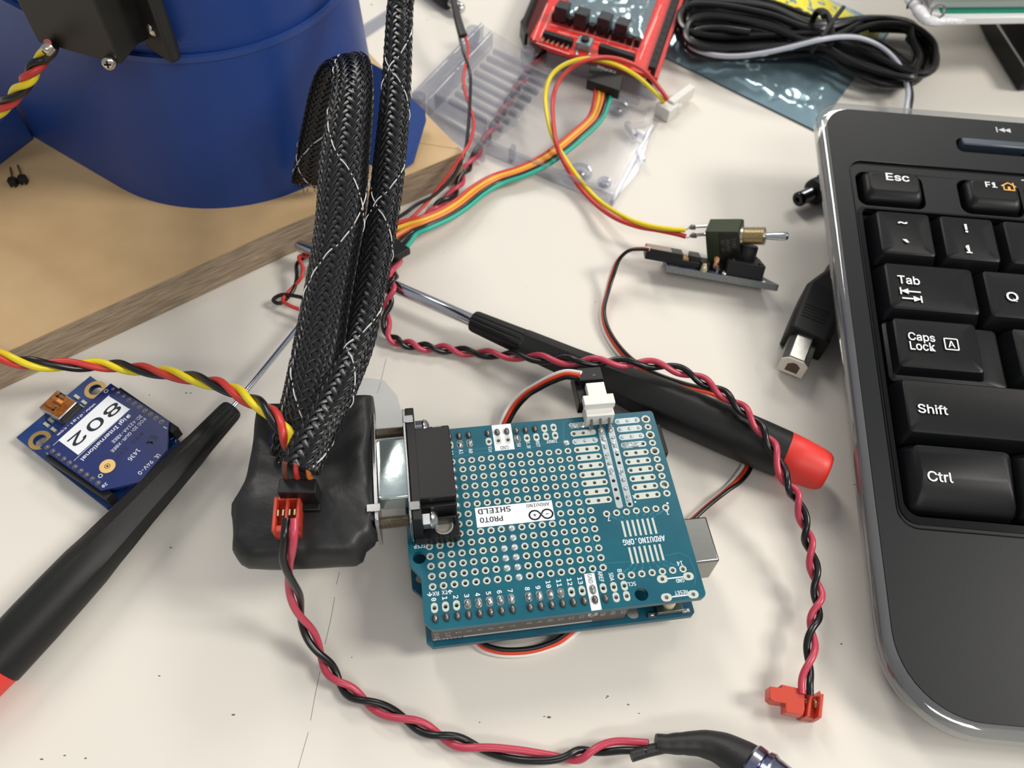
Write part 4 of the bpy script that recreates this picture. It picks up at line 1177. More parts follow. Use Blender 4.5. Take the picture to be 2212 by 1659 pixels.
for (a_, b_, r_, hr) in ((229, 845, 0.62, 0.4), (217, 1028, 0.62, 0.35)):
    q = X2(a_, b_); XR.part('via_ring', MB().plate(ngon(q.x, q.y, r_, 16), [ngon(q.x, q.y, hr, 12)], zm, zm + 0.04), M_TIN, smooth=False)
    XR.part('via_bore', MB().prism(ngon(q.x, q.y, hr, 12), zm, zm + 0.02), M_HOLE, smooth=False)
q = X2(232, 1007)
mb = MB().prism([p for p in ngon(q.x, q.y, 2.05, 32)], zm, zm + 0.04)
XR.part('gold_pad', mb, mat('gold_flat', (224, 186, 120), 0.45, 0.4), smooth=False)
XR.part('pad_dot', MB().plate(ngon(q.x, q.y, 0.75, 18), [ngon(q.x, q.y, 0.6, 14)], zm + 0.04, zm + 0.05).prism(ngon(q.x, q.y, 0.3, 12), zm + 0.04, zm + 0.05), M_HOLE, smooth=False)
# printing: the text direction runs from the lower left pins to the upper right, seen upside-down in the photo
vx = (X2(139, 932) - X2(234, 855)); vx.z = 0; base_ang = math.degrees(math.atan2(-vx.y, -vx.x)) + 180
q1, q2, q3, q4 = X2(234, 855), X2(280, 884), X2(169, 983), X2(126, 951)
mb = MB(); mb.add([(p.x, p.y, zm + 0.02) for p in (q1, q2, q3, q4)][::-1], [(0, 1, 2, 3)])
l1, l2, l3, l4 = X2(236, 854), X2(115, 962), X2(281, 883), X2(160, 995)
line2(mb, [(l1.x, l1.y), (l2.x, l2.y)], 0.12, zm + 0.021); line2(mb, [(l3.x, l3.y), (l4.x, l4.y)], 0.12, zm + 0.021)
def xt(t_, px_, py_, px2, py2, h, kind='sans', bold=0.0, z=0.022, m_=None, spread=1.0):
    """string whose first letter is at (px,py) and last at (px2,py2)"""
    a_, b_ = X2(px_, py_), X2(px2, py2)
    d_ = b_ - a_
    text(m_ if m_ is not None else mb, t_, (a_.x + b_.x) / 2, (a_.y + b_.y) / 2, zm + z, h=h, w=d_.length * spread, rot=math.degrees(math.atan2(d_.y, d_.x)), kind=kind, bold=bold)
xt('Digi International', 279, 896, 175, 994, 1.5, bold=0.03)
xt('www.digi.com', 206, 872, 124, 940, 0.95, kind='mono', bold=0.015)
xt('IC: 4214A-XBEE', 305, 898, 243, 956, 1.0)
xt('FCC ID: QUR-XBEE', 313, 904, 241, 976, 1.0)
xt('94V-0', 329, 996, 300, 1024, 1.2, bold=0.02)
xt('UL', 344, 982, 336, 990, 1.2, bold=0.03)
xt('1436', 300, 971, 279, 994, 1.3, kind='mono', bold=0.0)
xt('20', 231, 1044, 221, 1052, 0.9, kind='mono', bold=0.015)
xt('1', 358, 923, 356, 925, 1.0, kind='mono', bold=0.015, spread=1.5)
XR.part('lettering', mb, M_SILK, smooth=False)
mb = MB()
xt('802', 258, 874, 153, 960, 3.5, kind='sans', bold=0.035, z=0.04, m_=mb)
XR.part('number_lettering', mb, M_BPRINT, smooth=False, label='bold black 802 lettering')
mb = MB()
xt('833 513', 309, 934, 252, 990, 1.1, kind='mono', bold=0.03, m_=mb); xt('E1', 334, 942, 322, 962, 2.0, kind='sans', bold=0.05, m_=mb)
XR.part('dark_lettering', mb, mat('navy_ink', (8, 16, 44), 0.5), smooth=False)
p_ = [XF.on(a_, b_, 0.03) for a_, b_ in ((100, 978), (228, 1078))]
mb = MB(); line2(mb, [(p_[0].x, p_[0].y), (p_[1].x, p_[1].y)], 0.15, 0.03)
for a_, b_ in (((228, 1082), (247, 1070)), ((240, 1081), (248, 1083)), ((368, 950), (380, 941)), ((379, 955), (382, 943))):
    p_ = [XF.on(*w, 0.03) for w in (a_, b_)]; line2(mb, [(q.x, q.y) for q in p_], 0.15, 0.03)
XB.part('lettering', mb, M_SILK, smooth=False)

# ================================================================== TWO LOOSE HEADER PINS on the board
HP = Thing('pin_header', 'tiny black two way pin header with brass pins lying on the tan board', 'connector', origin=at(40, 385, ZB))
for (a_, b_, c_, d_) in ((28, 393, 22, 362), (49, 388, 38, 357)):
    q, e = at(a_, b_, ZB + 1.3), at(c_, d_, ZB + 1.0)
    f = q + (q - e).normalized() * 2.6
    HP.wpart('insulator', MB().prism([(p[0], p[1]) for p in cham(q.x - 1.27, q.x + 1.27, q.y - 1.25, q.y + 1.25, 0.45)], ZB + 0.1, ZB + 2.5), M_BLKM, bevel=0.1)
    HP.wpart('pin', MB().tube([e, q, f], 0.3, 6), mat('brass_pin', (170, 140, 96), 0.35, 1.0))

# ================================================================== KEYBOARD (frame on the key tops)
KF = Frame(Matrix(((0.9946, 0.1024, -0.0153, 108.621), (-0.1035, 0.9879, -0.1157, 26.802), (0.0032, 0.1167, 0.9932, 30.318), (0, 0, 0, 1))))
M_DECK = mat('deck_black', (25, 27, 29), 0.42, spec=0.2, bump=0.25, bscale=4, bdist=0.06)
M_DECK2 = mat('panel_black', (24, 26, 28), 0.44, spec=0.2, bump=0.2, bscale=4, bdist=0.06)
M_GLB = mat('gloss_black', (12, 12, 13), 0.14, spec=0.3)
M_KEY = mat('key_black', (14, 15, 17), 0.38, spec=0.2, bump=0.25, bscale=5, bdist=0.05)
M_LEG = mat('key_legend', (240, 244, 246), 0.5)
KB = Thing('keyboard', 'black computer keyboard with a clear rounded rim and white key legends', 'keyboard', frame=KF)
XR_ = 300.0
body = rrect(-10.3, XR_, -127.2, 59.3, [8, 8.5, 19, 19], 10)
panel = rrect(-5.0, XR_ - 12, -82.8, 37.2, [4, 4, 5, 5], 6)
well = rrect(-3.0, XR_ - 14, -79.6, 18.3, [2, 2, 4, 4], 5)
fkeys = [(-3.4, 17.6)] + [(28.4 + 21.0 * i, 48.0 + 21.0 * i) for i in range(12)]
fwells = [rrect(a, b, 19.8, 33.2, 3.0, 5) for a, b in fkeys]
media = [rrect(31 + 26 * i, 54 + 26 * i, 44.6, 50.4, 2.0, 4) for i in range(4)]
KB.part('deck', MB().plate(body, [panel] + media, -5.0, -3.0), M_DECK, bevel=0.4)
KB.part('key_panel', MB().plate([(p[0], p[1]) for p in rrect(-4.9, XR_ - 12.1, -82.7, 37.1, [4, 4, 5, 5], 6)], [well] + fwells, -5.2, -3.5), M_DECK2, bevel=0.25)
tp = [Vector((p[0], p[1], -3.0)) for p in panel]
KB.part('panel_lip', MB().tube(tp + tp[:1], 0.22, 6), M_GLB)
tp = [Vector((p[0], p[1], -3.4)) for p in well]
KB.part('well_rim', MB().plate(rrect(-4.2, XR_ - 12.8, -81.6, 18.9, [2, 2, 4.6, 4.6], 6), [well], -3.9, -3.2), M_GLB, bevel=0.2)
KB.part('base', MB().prism(body, -12.5, -9.5).plate(body, [rrect(-9.0, XR_ - 2, -125, 57, 8, 6)], -9.5, -5.0), M_DECK, bevel=0.4)
outer = rrect(-12.9, XR_ + 2.6, -131.2, 64.2, [10, 10, 22, 22], 12)
inner = rrect(-10.35, XR_ + 0.05, -127.25, 59.35, [8, 8.5, 19, 19], 12)
def lerp2(a, b, t): return [(p[0] + (q[0] - p[0]) * t, p[1] + (q[1] - p[1]) * t) for p, q in zip(a, b)]
rings = []
for t, z in ((1, -8.6), (0.35, -8.8), (0.04, -8.0), (0, -6.6), (0.06, -5.0), (0.3, -3.9), (0.65, -3.3), (1, -3.15)):
    rings.append([Vector((p[0], p[1], z)) for p in lerp2(outer, inner, t)])
mm = MB().loops([r for r in rings], False, False)
KB.part('clear_rim', mm, clear_mat('clear_acrylic', (238, 239, 237), 0.8, 0.06, 1.5, 0.10), angle=60, label='clear acrylic rim')
for x in (20, 250):
    KB.part('kick_leg', MB().box(x, x + 14, 46, 49, -38, -12.5), M_DECK, bevel=0.8)
def key(x0, x1, y0, legends=(), name='key', step=None, flat=False, tall=15.0):
    """x0, x1: extent of the key's base; y0: front edge of its top face"""
    lo = rrect(x0, x1, y0 - 3.0, y0 + 15.8, 1.2, 3)
    if flat:
        rings = [(rrect(x0, x1, y0 - 2.6, y0 + 15.8, 1.4, 3), [-7.5] * 16), (rrect(x0 + 0.6, x1 - 0.3, y0 - 2.0, y0 + 15.6, 1.6, 3), None), (rrect(x0 + 2.1, x1 - 1.0, y0 - 0.9, y0 + 14.8, 1.6, 3), None)]
        R_ = [[Vector((p[0], p[1], -7.5)) for p in rings[0][0]], [Vector((p[0], p[1], -3.6)) for p in rings[1][0]], [Vector((p[0], p[1], -0.2 - 2.6 * max(0, (y0 + 6.0 - p[1]) / 7.0) ** 1.6)) for p in rings[2][0]]]
        k2 = rrect(x0 + 3.0, x1 - 2.0, y0 + 2.0, y0 + 14.2, 1.5, 3)
        R_.append([Vector((p[0], p[1], -0.1 - 2.4 * max(0, (y0 + 6.0 - p[1]) / 7.0) ** 1.6)) for p in k2])
        k3 = rrect(x0 + 3.6, x1 - 2.6, y0 + 6.0, y0 + 13.6, 1.5, 3)
        R_.append([Vector((p[0], p[1], -0.05)) for p in k3])
        o = KB.part(name, MB().loops(R_), M_KEY, angle=50)
    else:
        xs = step if step else x1 - 1.1
        top = rrect(x0 + 2.2, xs, y0, y0 + 15.0, 1.0, 3)
        R_ = []
        if step:
            R_ = [[Vector((p[0], p[1], -7.5)) for p in rrect(x0, x1, y0 - 3.6, y0 + 15.8, 1.4, 3)], [Vector((p[0], p[1], -3.4)) for p in rrect(x0 + 0.3, x1 - 0.2, y0 - 3.4, y0 + 15.6, 1.4, 3)], [Vector((p[0], p[1], -3.1)) for p in rrect(x0 + 0.8, x1 - 0.7, y0 - 3.0, y0 + 15.3, 1.2, 3)],
                  [Vector((p[0], p[1], -2.9)) for p in rrect(x0 + 1.2, xs + 1.6, y0 - 1.6, y0 + 15.2, 1.2, 3)]]
        else:
            R_ = [[Vector((p[0], p[1], -7.5)) for p in lo], [Vector((p[0], p[1], -3.6)) for p in rrect(x0 + 0.5, x1 - 0.3, y0 - 2.5, y0 + 15.6, 1.2, 3)]]
        R_ += [[Vector((p[0], p[1], -0.28)) for p in rrect(x0 + 2.0, xs + 0.2, y0 - 0.25, y0 + 15.1, 1.1, 3)], [Vector((p[0], p[1], 0.0)) for p in rrect(x0 + 2.5, xs - 0.3, y0 + 0.35, y0 + 14.7, 1.0, 3)], [Vector((p[0], p[1], -0.35)) for p in rrect(x0 + 5.0, xs - 2.8, y0 + 2.6, y0 + 12.5, 1.5, 3)]]
        o = KB.part(name, MB().loops(R_), M_KEY, angle=28)
    if legends:
        mb = MB()
        for fn in legends: fn(mb)
        KB.part('legend', mb, M_LEG, parent=o, smooth=False)
    return o
LZ = 0.06
def lt(t_, px_, py_, h, w=None, bold=0.03, z=LZ):
    q = KF.on(px_, py_, z)
    return lambda mb: text(mb, t_, q.x, q.y, z, h=h, w=w, kind='sans', bold=bold)
U = 19.05
def poly(mb, pts, z=LZ): mb.prism(pts, z - 0.02, z)
def arrows(mb):
    for (xa, xb, py1, d_) in ((0, 1, 631, -1), (0, 1, 647, 1)):
        a_, b_ = KF.on(1946 if d_ < 0 else 1950, py1 - 3 if d_ < 0 else py1 - 4, LZ), KF.on(1988 if d_ < 0 else 1991, py1, LZ)
        y_ = (a_.y + b_.y) / 2
        line2(mb, [(a_.x, y_), (b_.x, y_)], 0.45, LZ)
        e, s_ = (a_.x, 1) if d_ < 0 else (b_.x, -1)
        line2(mb, [(e, y_ - 1.0), (e, y_ + 1.0)], 0.45, LZ)
        mb.add([(e, y_, LZ + .005), (e + s_ * 2.2, y_ - 0.95, LZ + .005), (e + s_ * 2.2, y_ + 0.95, LZ + .005)], [(0, 1, 2)] if s_ > 0 else [(0, 2, 1)])
def boxA(mb):
    q = KF.on(2055.5, 743.5, LZ)
    mb.plate(rrect(q.x - 2.0, q.x + 2.0, q.y - 1.9, q.y + 1.9, 0.4, 3), [rrect(q.x - 1.65, q.x + 1.65, q.y - 1.55, q.y + 1.55, 0.2, 3)], LZ - .02, LZ)
    text(mb, 'A', q.x, q.y, LZ, h=2.1, kind='sans', bold=0.04)
key(-2.2, 16.4, 0, (lt('~', 1950, 481, 0.75, 2.9, 0.05), lt('`', 1957, 520, 1.1, 1.9, 0.05)))
key(-2.2 + U, 16.4 + U, 0, (lt('!', 2087, 493, 3.1, 0.9, 0.04), lt('1', 2093, 538, 2.9, 1.7, 0.04)))
key(-2.2 + 2 * U, 16.4 + 2 * U, 0, (lt('@', 2236, 507, 3.1, None, 0.03), lt('2', 2240, 549, 2.9, None, 0.04)))
key(-2.2, 25.9, -U, (lt('Tab', 1963, 605, 2.8, 6.3, 0.035), arrows))
key(-2.2 + 1.5 * U, 16.4 + 1.5 * U, -U, (lt('Q', 2187, 641, 3.2, 3.4, 0.04),))
key(-2.2, 30.6, -2 * U + 0.3, (lt('Caps', 1991, 730, 3.2, 7.4, 0.035), lt('Lock', 1993, 748, 2.7, 7.0, 0.035), boxA), step=22.6)
key(-2.2 + 1.75 * U, 16.4 + 1.75 * U, -2 * U)
key(-2.2, 40.2, -3 * U, (lt('Shift', 2015, 884, 2.7, 7.9, 0.035),))
key(-2.2, 25.9, -4 * U + 0.3, (lt('Ctrl', 2031, 1030, 2.8, 6.4, 0.035, 0.02),), flat=True)
key(-2.2 + 1.5 * U, 25.9 + 1.3 * U, -4 * U + 0.3, (), flat=True)
for i in range(3, 14): key(-2.2 + i * U, 16.4 + i * U, 0)
for i in range(12): key(-2.2 + (2.5 + i) * U, 16.4 + (2.5 + i) * U, -U)
for i in range(11): key(-2.2 + (2.75 + i) * U, 16.4 + (2.75 + i) * U, -2 * U)
for i in range(10): key(-2.2 + (2.25 + i) * U, 16.4 + (2.25 + i) * U, -3 * U)
def fkey(a, b, legs):
    lo = rrect(a + 1.4, b - 1.2, 20.8, 32.6, 2.2, 5)
    R_ = [[Vector((p[0], p[1], z)) for p in q] for q, z in ((lo, -8), (rrect(a + 1.6, b - 1.4, 21.2, 32.4, 2.2, 5), -3.4), (rrect(a + 2.0, b - 1.6, 22.0, 32.2, 2.1, 5), -2.4), (rrect(a + 3.3, b - 2.2, 24.2, 31.8, 1.8, 5), -1.4), (rrect(a + 3.8, b - 2.8, 25.0, 31.3, 1.5, 5), -1.45))]
    o = KB.part('function_key', MB().loops(R_), M_KEY, angle=70)
    return o
for i, (a, b) in enumerate(fkeys):
    o = fkey(a, b, None)
    mb = MB()
    if i == 0:
        q = KF.on(1939, 383, -1.3); text(mb, 'Esc', q.x, q.y, -1.3, h=2.9, w=7.3, kind='sans', bold=0.04)
        KB.part('legend', mb, M_LEG, parent=o, smooth=False)
    if i == 1:
        q = KF.on(2141, 399, -1.3); text(mb, 'F1', q.x, q.y, -1.3, h=2.1, w=3.6, kind='sans', bold=0.04)
        a_ = KF.on(2207, 389, -1.3); line2(mb, [(a_.x, a_.y), (a_.x + 2.0, a_.y)], 0.3, -1.3)
        KB.part('legend', mb, M_LEG, parent=o, smooth=False)
        mb = MB()
        q = KF.on(2179, 403, -1.3)
        line2(mb, [(q.x - 2.2, q.y + 0.1), (q.x, q.y + 1.5), (q.x + 2.2, q.y + 0.1)], 0.4, -1.3)
        line2(mb, [(q.x - 1.6, q.y + 0.3), (q.x - 1.6, q.y - 1.4), (q.x + 1.6, q.y - 1.4), (q.x + 1.6, q.y + 0.3)], 0.4, -1.295)
        line2(mb, [(q.x, q.y - 0.3), (q.x, q.y - 1.3)], 0.8, -1.29); line2(mb, [(q.x + 1.5, q.y + 1.5), (q.x + 1.5, q.y + 0.6)], 0.4, -1.285)
        KB.part('home_symbol', mb, mat('amber_print', (236, 176, 78), 0.5), parent=o, smooth=False, label='amber house symbol')
for i in range(4):
    a = 31 + 26 * i
    o = KB.part('media_key', MB().box(a + 1.2, a + 22, 46.6, 49.6, -8, -1.6), mat('slate_key', (56, 66, 78), 0.35), bevel=0.5)
    if i == 0:
        mb = MB(); z = -2.95
        q = KF.on(2167, 281, z)
        for dx in (0, 1.9): mb.add([(q.x - 1.6 + dx, q.y, z), (q.x + 0.5 + dx, q.y - 0.95, z), (q.x + 0.5 + dx, q.y + 0.95, z)], [(0, 1, 2)])
        line2(mb, [(q.x - 2.1, q.y - 1.0), (q.x - 2.1, q.y + 1.0)], 0.4, z)
        KB.part('track_symbol', mb, mat('grey_print', (196, 200, 204), 0.5), smooth=False, label='grey previous track symbol')

# ================================================================== CABLE ENDS BY THE KEYBOARD
UB = Thing('square_usb_plug', 'black moulded cable plug with a square metal end, beside the keyboard edge', 'plug', origin=at(1750, 680, 0))
a, b = at(1693, 763, 9.6), at(1716, 704, 9.6)
UF = frame_axes((a.x, a.y, 0), b - a)       # x backwards along the plug, y to the photo's ... , tip at x=0
sgn = 1 if (UF.i @ at(1736, 765, 9.6)).y > 0 else -1
def uy(v): return v * sgn
def sec(x, w0, w1, z0, z1, ch): return [Vector((x, uy(p[0]), p[1])) for p in ([(w0, z0), (w1, z0), (w1, z1 - ch), (w1 - ch, z1), (w0 + ch, z1), (w0, z1 - ch)])]
rings = [sec(x, 0, 8.4, 1.8, 9.6, 1.9) for x in (0, 12)]
MM = UB.fr.i @ UF.m
mb = MB().loops(rings)
UB.part('metal_shell', mb.xf(MM), mat('plug_steel', (170, 170, 164), 0.25, 1.0, bump=0.1, bscale=0.5), smooth=False, bevel=0.25)
mb = MB().loops([sec(x, 0.25, 8.15, 2.05, 9.3, 1.8) for x in (-0.5, 0.4)])
UB.part('plastic_insert', mb.xf(MM), mat('cream_insert', (226, 220, 206), 0.5), smooth=False, bevel=0.2)
mb = MB().loops([[Vector((x, uy(p[0]), p[1])) for p in ((2.4, 3.4), (6.2, 3.4), (6.2, 6.6), (4.9, 7.8), (3.7, 7.8), (2.4, 6.6))] for x in (-0.53, -0.45)])
UB.part('opening', mb.xf(MM), mat('opening_brown', (84, 70, 52), 0.7), smooth=False)
for zz, yy in ((9.62, 2.8), (5.2, 8.42)):
    mb = MB()
    if zz > 9: mb.plate(ngon(3.4, uy(yy), 1.3, 16, ry=0.65), [ngon(3.4, uy(yy), 1.0, 12, ry=0.4)], 9.55, 9.66)
    else: mb.box(3.0, 4.2, min(uy(8.3), uy(8.5)), max(uy(8.3), uy(8.5)), 4.8, 5.6)
    UB.part('stamp_mark', mb.xf(MM), M_STEEL)
rings = [sec(x, w0, w1, z0, z1, ch) for x, w0, w1, z0, z1, ch in ((9.8, -1.0, 10.8, 0.8, 10.8, 1.2), (10.4, -1.4, 11.4, 0.4, 11.2, 1.4), (18, -1.4, 11.4, 0.3, 11.4, 1.2), (30, -1.1, 11.0, 0.5, 11.0, 1.2), (37.0, 1.2, 9.6, 1.6, 9.4, 1.6), (41, 2.9, 7.4, 2.4, 8.4, 1.2))]
UB.part('grip', MB().loops(rings).xf(MM), M_BLKM, smooth=False, bevel=0.4)
mb = MB()
for k in range(5): mb.box(15.2 + k * 1.25, 15.6 + k * 1.25, min(uy(0.5), uy(8)), max(uy(0.5), uy(8)), 11.15, 11.55)
UB.part('grip_rib', mb.xf(MM), M_BLKM, bevel=0.1)
pth = spline([list(UF.m @ Vector(p)) for p in ((40, uy(5.2), 5.2), (46, uy(5.6), 5), (55, uy(9), 4), (75, uy(22), 3), (100, uy(50), 3))], 1.5)
UB.wpart('cord', MB().tube([Vector(p) for p in pth], 2.3, 14), M_BWIRE)
DC = Thing('barrel_plug', 'small black barrel shaped power plug poking out from under the keyboard', 'plug', origin=at(1760, 415, 0))
a, b = at(1722, 432, 4.6), at(1800, 396, 4.8)
ax = (b - a).normalized(); Mx = Matrix.Translation(a) @ ax.to_track_quat('Z', 'Y').to_matrix().to_4x4()
DC.wpart('barrel', MB().lathe([(1.0, 2.0), (1.0, 0.2), (1.5, 0), (2.3, 0.1), (2.6, 0.5), (2.6, 1.6)], Mx, 28), M_GLB)
DC.wpart('sleeve', MB().lathe([(2.55, 1.6), (2.55, 8.5)], Mx, 28), mat('dark_steel', (120, 122, 130), 0.25, 1.0))
DC.wpart('bore', MB().lathe([(0, 1.6), (1.05, 1.6)], Mx, 16), M_HOLE)
DC.wpart('grip', MB().lathe([(0, 7.2), (3.6, 7.2), (4.5, 7.8), (4.7, 9), (4.7, 13), (5.2, 13.6), (5.2, 24), (3.4, 27), (2.0, 33), (0, 33)], Mx, 24), M_BLKM)

# ================================================================== TOGGLE SWITCH WITH YELLOW AND RED WIRES
TG = Thing('toggle_switch', 'olive box toggle switch with brass thread and steel lever, soldered to yellow and red wires', 'switch', origin=(66, 48, 0))
c = [at(1527, 462, 15), at(1590, 460, 15), at(1588, 495, 15), at(1522, 500, 15)]
zt_ = (at(1523, 500, 15.0) - at(1529, 578, 2.5)).normalized()
pb0 = at(1522, 500, 15.0)
z1_ = min((abs((at(1588, 500, 15 + k * 0.05) - pb0).dot(zt_)), 15 + k * 0.05) for k in range(-120, 121))[1]
TF = frame_axes(at(1529, 578, 2.5), at(1588, 500, z1_) - pb0, zt_)
Hh = (at(1523, 500, 15.0) - at(1529, 578, 2.5)).length
Wd = (c[2] - c[3]).length; Dp = (c[0] - c[3]).length
tgt = TG.fr.i @ TF.m
TG.part('housing', MB().box(0, Wd, 0, Dp, 0, Hh).xf(tgt), mat('olive_plastic', (50, 58, 38), 0.5), bevel=0.2)
mb = MB().box(Wd * 0.42, Wd + 0.3, -0.35, 0.2, 2.0, Hh - 0.6)
mb.box(Wd - 0.1, Wd + 0.5, -0.3, Dp + 0.3, 1, Hh - 0.4)
TG.part('bracket', mb.xf(tgt), mat('dark_bracket', (34, 34, 33), 0.4, 0.3), bevel=0.15)
mb = MB()
FMt = Matrix(((1, 0, 0, 0), (0, 0, 1, -0.37), (0, 1, 0, 0), (0, 0, 0, 1)))
text(mb, '2011', Wd * 0.88, Hh - 4, 0, h=1.2, w=3.6, rot=90, M=FMt); text(mb, 'JAPAN', Wd * 0.7, Hh - 5, 0, h=1.2, w=4.4, rot=90, M=FMt); text(mb, 'M-20', Wd * 0.54, Hh - 5, 0, h=1.3, w=4.0, rot=90, M=FMt)
TG.part('lettering', mb.xf(tgt), mat('embossed_grey', (92, 90, 86), 0.5), smooth=False)
q = TF.on(1595, 505, 14.0)
zc_ = Hh - 3.6; yc_ = Dp * 0.4
prof = [(0, Wd + 0.3), (2.9, Wd + 0.3), (2.9, Wd + 1.2)]
for k in range(11): prof += [(2.45, Wd + 1.3 + k * 0.6), (3.0, Wd + 1.6 + k * 0.6)]
prof += [(2.2, Wd + 8.0), (0, Wd + 8.0)]
Mt = tgt @ Matrix(((0, 0, 1, 0), (1, 0, 0, yc_), (0, 1, 0, zc_), (0, 0, 0, 1)))
TG.part('threaded_bushing', MB().lathe(prof, Mt, 28), mat('brass_thread', (222, 212, 186), 0.3, 1.0))
TG.part('lever', MB().lathe([(0.9, Wd + 7.5), (1.2, Wd + 10), (1.4, Wd + 13.2), (1.3, Wd + 14.4), (0.8, Wd + 14.9), (0, Wd + 15)], Mt, 20), M_CHR)
for (a_, b_, z_) in ((1500, 490, 12), (1502, 508, 10)):
    p0, p1, p2 = at(a_ - 19, b_ + 6, z_ - 0.6), at(a_ - 4, b_, z_), at(1526, b_ - 2, z_)
    TG.wpart('terminal', MB().tube([p1, p2], [0.6, 0.75], 8, ry=[0.35, 0.35]), M_STEEL)
    mb = MB(); dome(mb, p1.x, p1.y, z_ - 0.6, 1.3, 0.8, 1.5, 12, 0.2)
    TG.wpart('solder_joint', mb, M_SOLD)
    TG.wpart('bare_strand', MB().tube([p0, p1], 0.22, 6), M_STEEL)
yel = [(1480, 497, 11.4), (1440, 494, 11), (1400, 487, 10), (1360, 474, 9), (1320, 452, 6.5), (1285, 425, 4.5), (1250, 385, 5), (1222, 345, 7.5), (1196, 300, 10), (1184, 260, 11), (1178, 215, 12), (1183, 180, 14), (1198, 155, 16), (1225, 137, 18), (1262, 127, 19.5), (1300, 131, 19.5), (1340, 144, 18), (1375, 164, 14), (1405, 190, 10), (1436, 221, 6)]
red = [(1482, 511, 9.6), (1460, 505, 9.5), (1420, 497, 9), (1380, 490, 8.5), (1335, 474, 7.5), (1295, 448, 4.5), (1255, 408, 3.8), (1225, 362, 6.5), (1204, 318, 11), (1196, 270, 12), (1194, 220, 12.5), (1204, 182, 15), (1228, 152, 18), (1262, 132, 21), (1305, 124, 21), (1350, 132, 19.5), (1390, 152, 16), (1420, 185, 11), (1443, 216, 7.5)]
for nm, l, m in (('yellow', yel, M_YEL), ('red', red, M_RED)):
    TG.wpart('wire', MB().tube([Vector(p[:3]) for p in wpath(l, 0.7)], 0.82, 12), m, label=nm + ' wire')
a, b = at(1436, 238, 3.2), at(1488, 196, 4.2)
PF = frame_axes((a.x, a.y, 0), b - a)
ln = (b - a).length
M_NAT = mat('natural_nylon', (226, 224, 218), 0.4, trans=0.15, sss=0.2)
pg = TG.part('connector', MB().box(-2.0, 4.5, -3.4, 3.2, 0.3, 5.6).box(2.0, ln + 1.0, -2.0, 1.2, 1.4, 6.6).box(3.5, 7.0, -3.4, -1.6, 0.3, 4.2).xf(TG.fr.i @ PF.m), M_NAT, bevel=0.35, label='translucent white two way connector')

# ================================================================== SMALL BUTTON BOARD
BF = Frame(Matrix.Identity(4))
o0, o1 = at(1441, 574, 8.5), at(1684, 617, 7.2)
xd = (o1 - o0).normalized()
dn = Vector((0.03, 0.83, -0.55)); dn = (dn - xd * dn.dot(xd)).normalized()
nz = xd.cross(dn).normalized()
if nz.z < 0: nz = -nz
BF = frame_axes(o0, xd, nz)          # x along the near edge, y up the board (away, downwards), z out of the board
BB = Thing('button_board', 'tilted small dark circuit board with a black push button and a plugged black connector', 'circuit board', frame=BF)
LB = (o1 - o0).length
BB.part('board', MB().prism([(0, 0), (LB - 1.0, 0), (LB, 0.8), (LB - 2.5, 5.5), (LB - 5.0, 12.6), (1.5, 12.6), (0, 11.5)], -2.0, 0), mat('slate_board', (96, 102, 104), 0.5, var=0.2, vscale=1.5, c2=(120, 122, 120)), smooth=False)
mb = MB()
mb.add([(p[0], p[1], 0.02) for p in ((0.3, 0.3), (19, 0.3), (19, 9), (0.3, 9))], [(0, 1, 2, 3)])
BB.part('solder_mask', mb, mat('dark_blue_mask', (26, 34, 62), 0.35), smooth=False)
mb = MB()
for y in (0.9, 1.9, 2.9): line2(mb, [(6, y), (17, y)], 0.15, 0.04)
line2(mb, [(1.2, 1), (3.8, 1), (3.8, 3), (1.2, 3), (1.2, 1)], 0.15, 0.04)
BB.part('lettering', mb, mat('pale_blue_print', (150, 164, 190), 0.5), smooth=False)
# plugged black three-way housing
q0, q1 = BF.on(1399, 540, 3.0), BF.on(1493, 570, 3.0)
PLG = BB.part('pin_block', MB().box(10.6, 13.6, 1.2, 8.8, 0.1, 2.8), M_BLKM, bevel=0.15)
mb = MB()
for k in range(3): mb.tube([Vector((8.5, 2.4 + k * 2.54, 1.7)), Vector((13.4, 2.4 + k * 2.54, 1.7))], 0.3, 6)
BB.part('pin', mb, M_GOLD, parent=PLG, kind='stuff')
RS = BB.part('resistor', MB().lathe([(0, 0), (0.85, 0.1), (1.05, 0.6), (0.8, 1.3), (0.8, 2.6), (1.05, 3.3), (0.85, 3.9), (0, 4.0)], Matrix.Translation((16.2, 4.2, 1.2)) @ Matrix.Rotation(math.radians(-50), 4, 'X'), 18), mat('resistor_tan', (206, 150, 108), 0.4))
BB.part('lead', MB().tube([Vector((16.4, 2.0, 0)), Vector((16.4, 2.2, 2.2)), Vector((16.3, 3.9, 2.8))], 0.25, 6), M_STEEL, parent=RS)
mb = MB()
dome(mb, 11.9, 0.9, 0.0, 1.1, 0.9, 2.4, 10, 0.25)
BB.part('solder_joint', mb, mat('amber_blob', (180, 170, 140), 0.2, 0.3))
mb = MB()
for x, y in ((18.6, 1.5), (18.8, 3.2), (31.5, 1.5), (19.8, 8)): dome(mb, x, y, 0, 0.8, 0.7, 0.8, 8, 0.2)
BB.part('solder_joint', mb, M_SOLD)
BT = BB.part('push_button', MB().box(19.0, 31.0, 1.2, 12.2, 0.2, 5.0), M_BLKM, bevel=0.25, label='square black push button')
BB.part('cap', MB().lathe([(0, 5.0), (3.3, 5.0), (3.4, 5.2), (3.4, 9.3), (3.1, 9.7), (0, 9.7)], Matrix.Translation((25.0, 7.2, 0)), 28), M_BLKM, parent=BT)
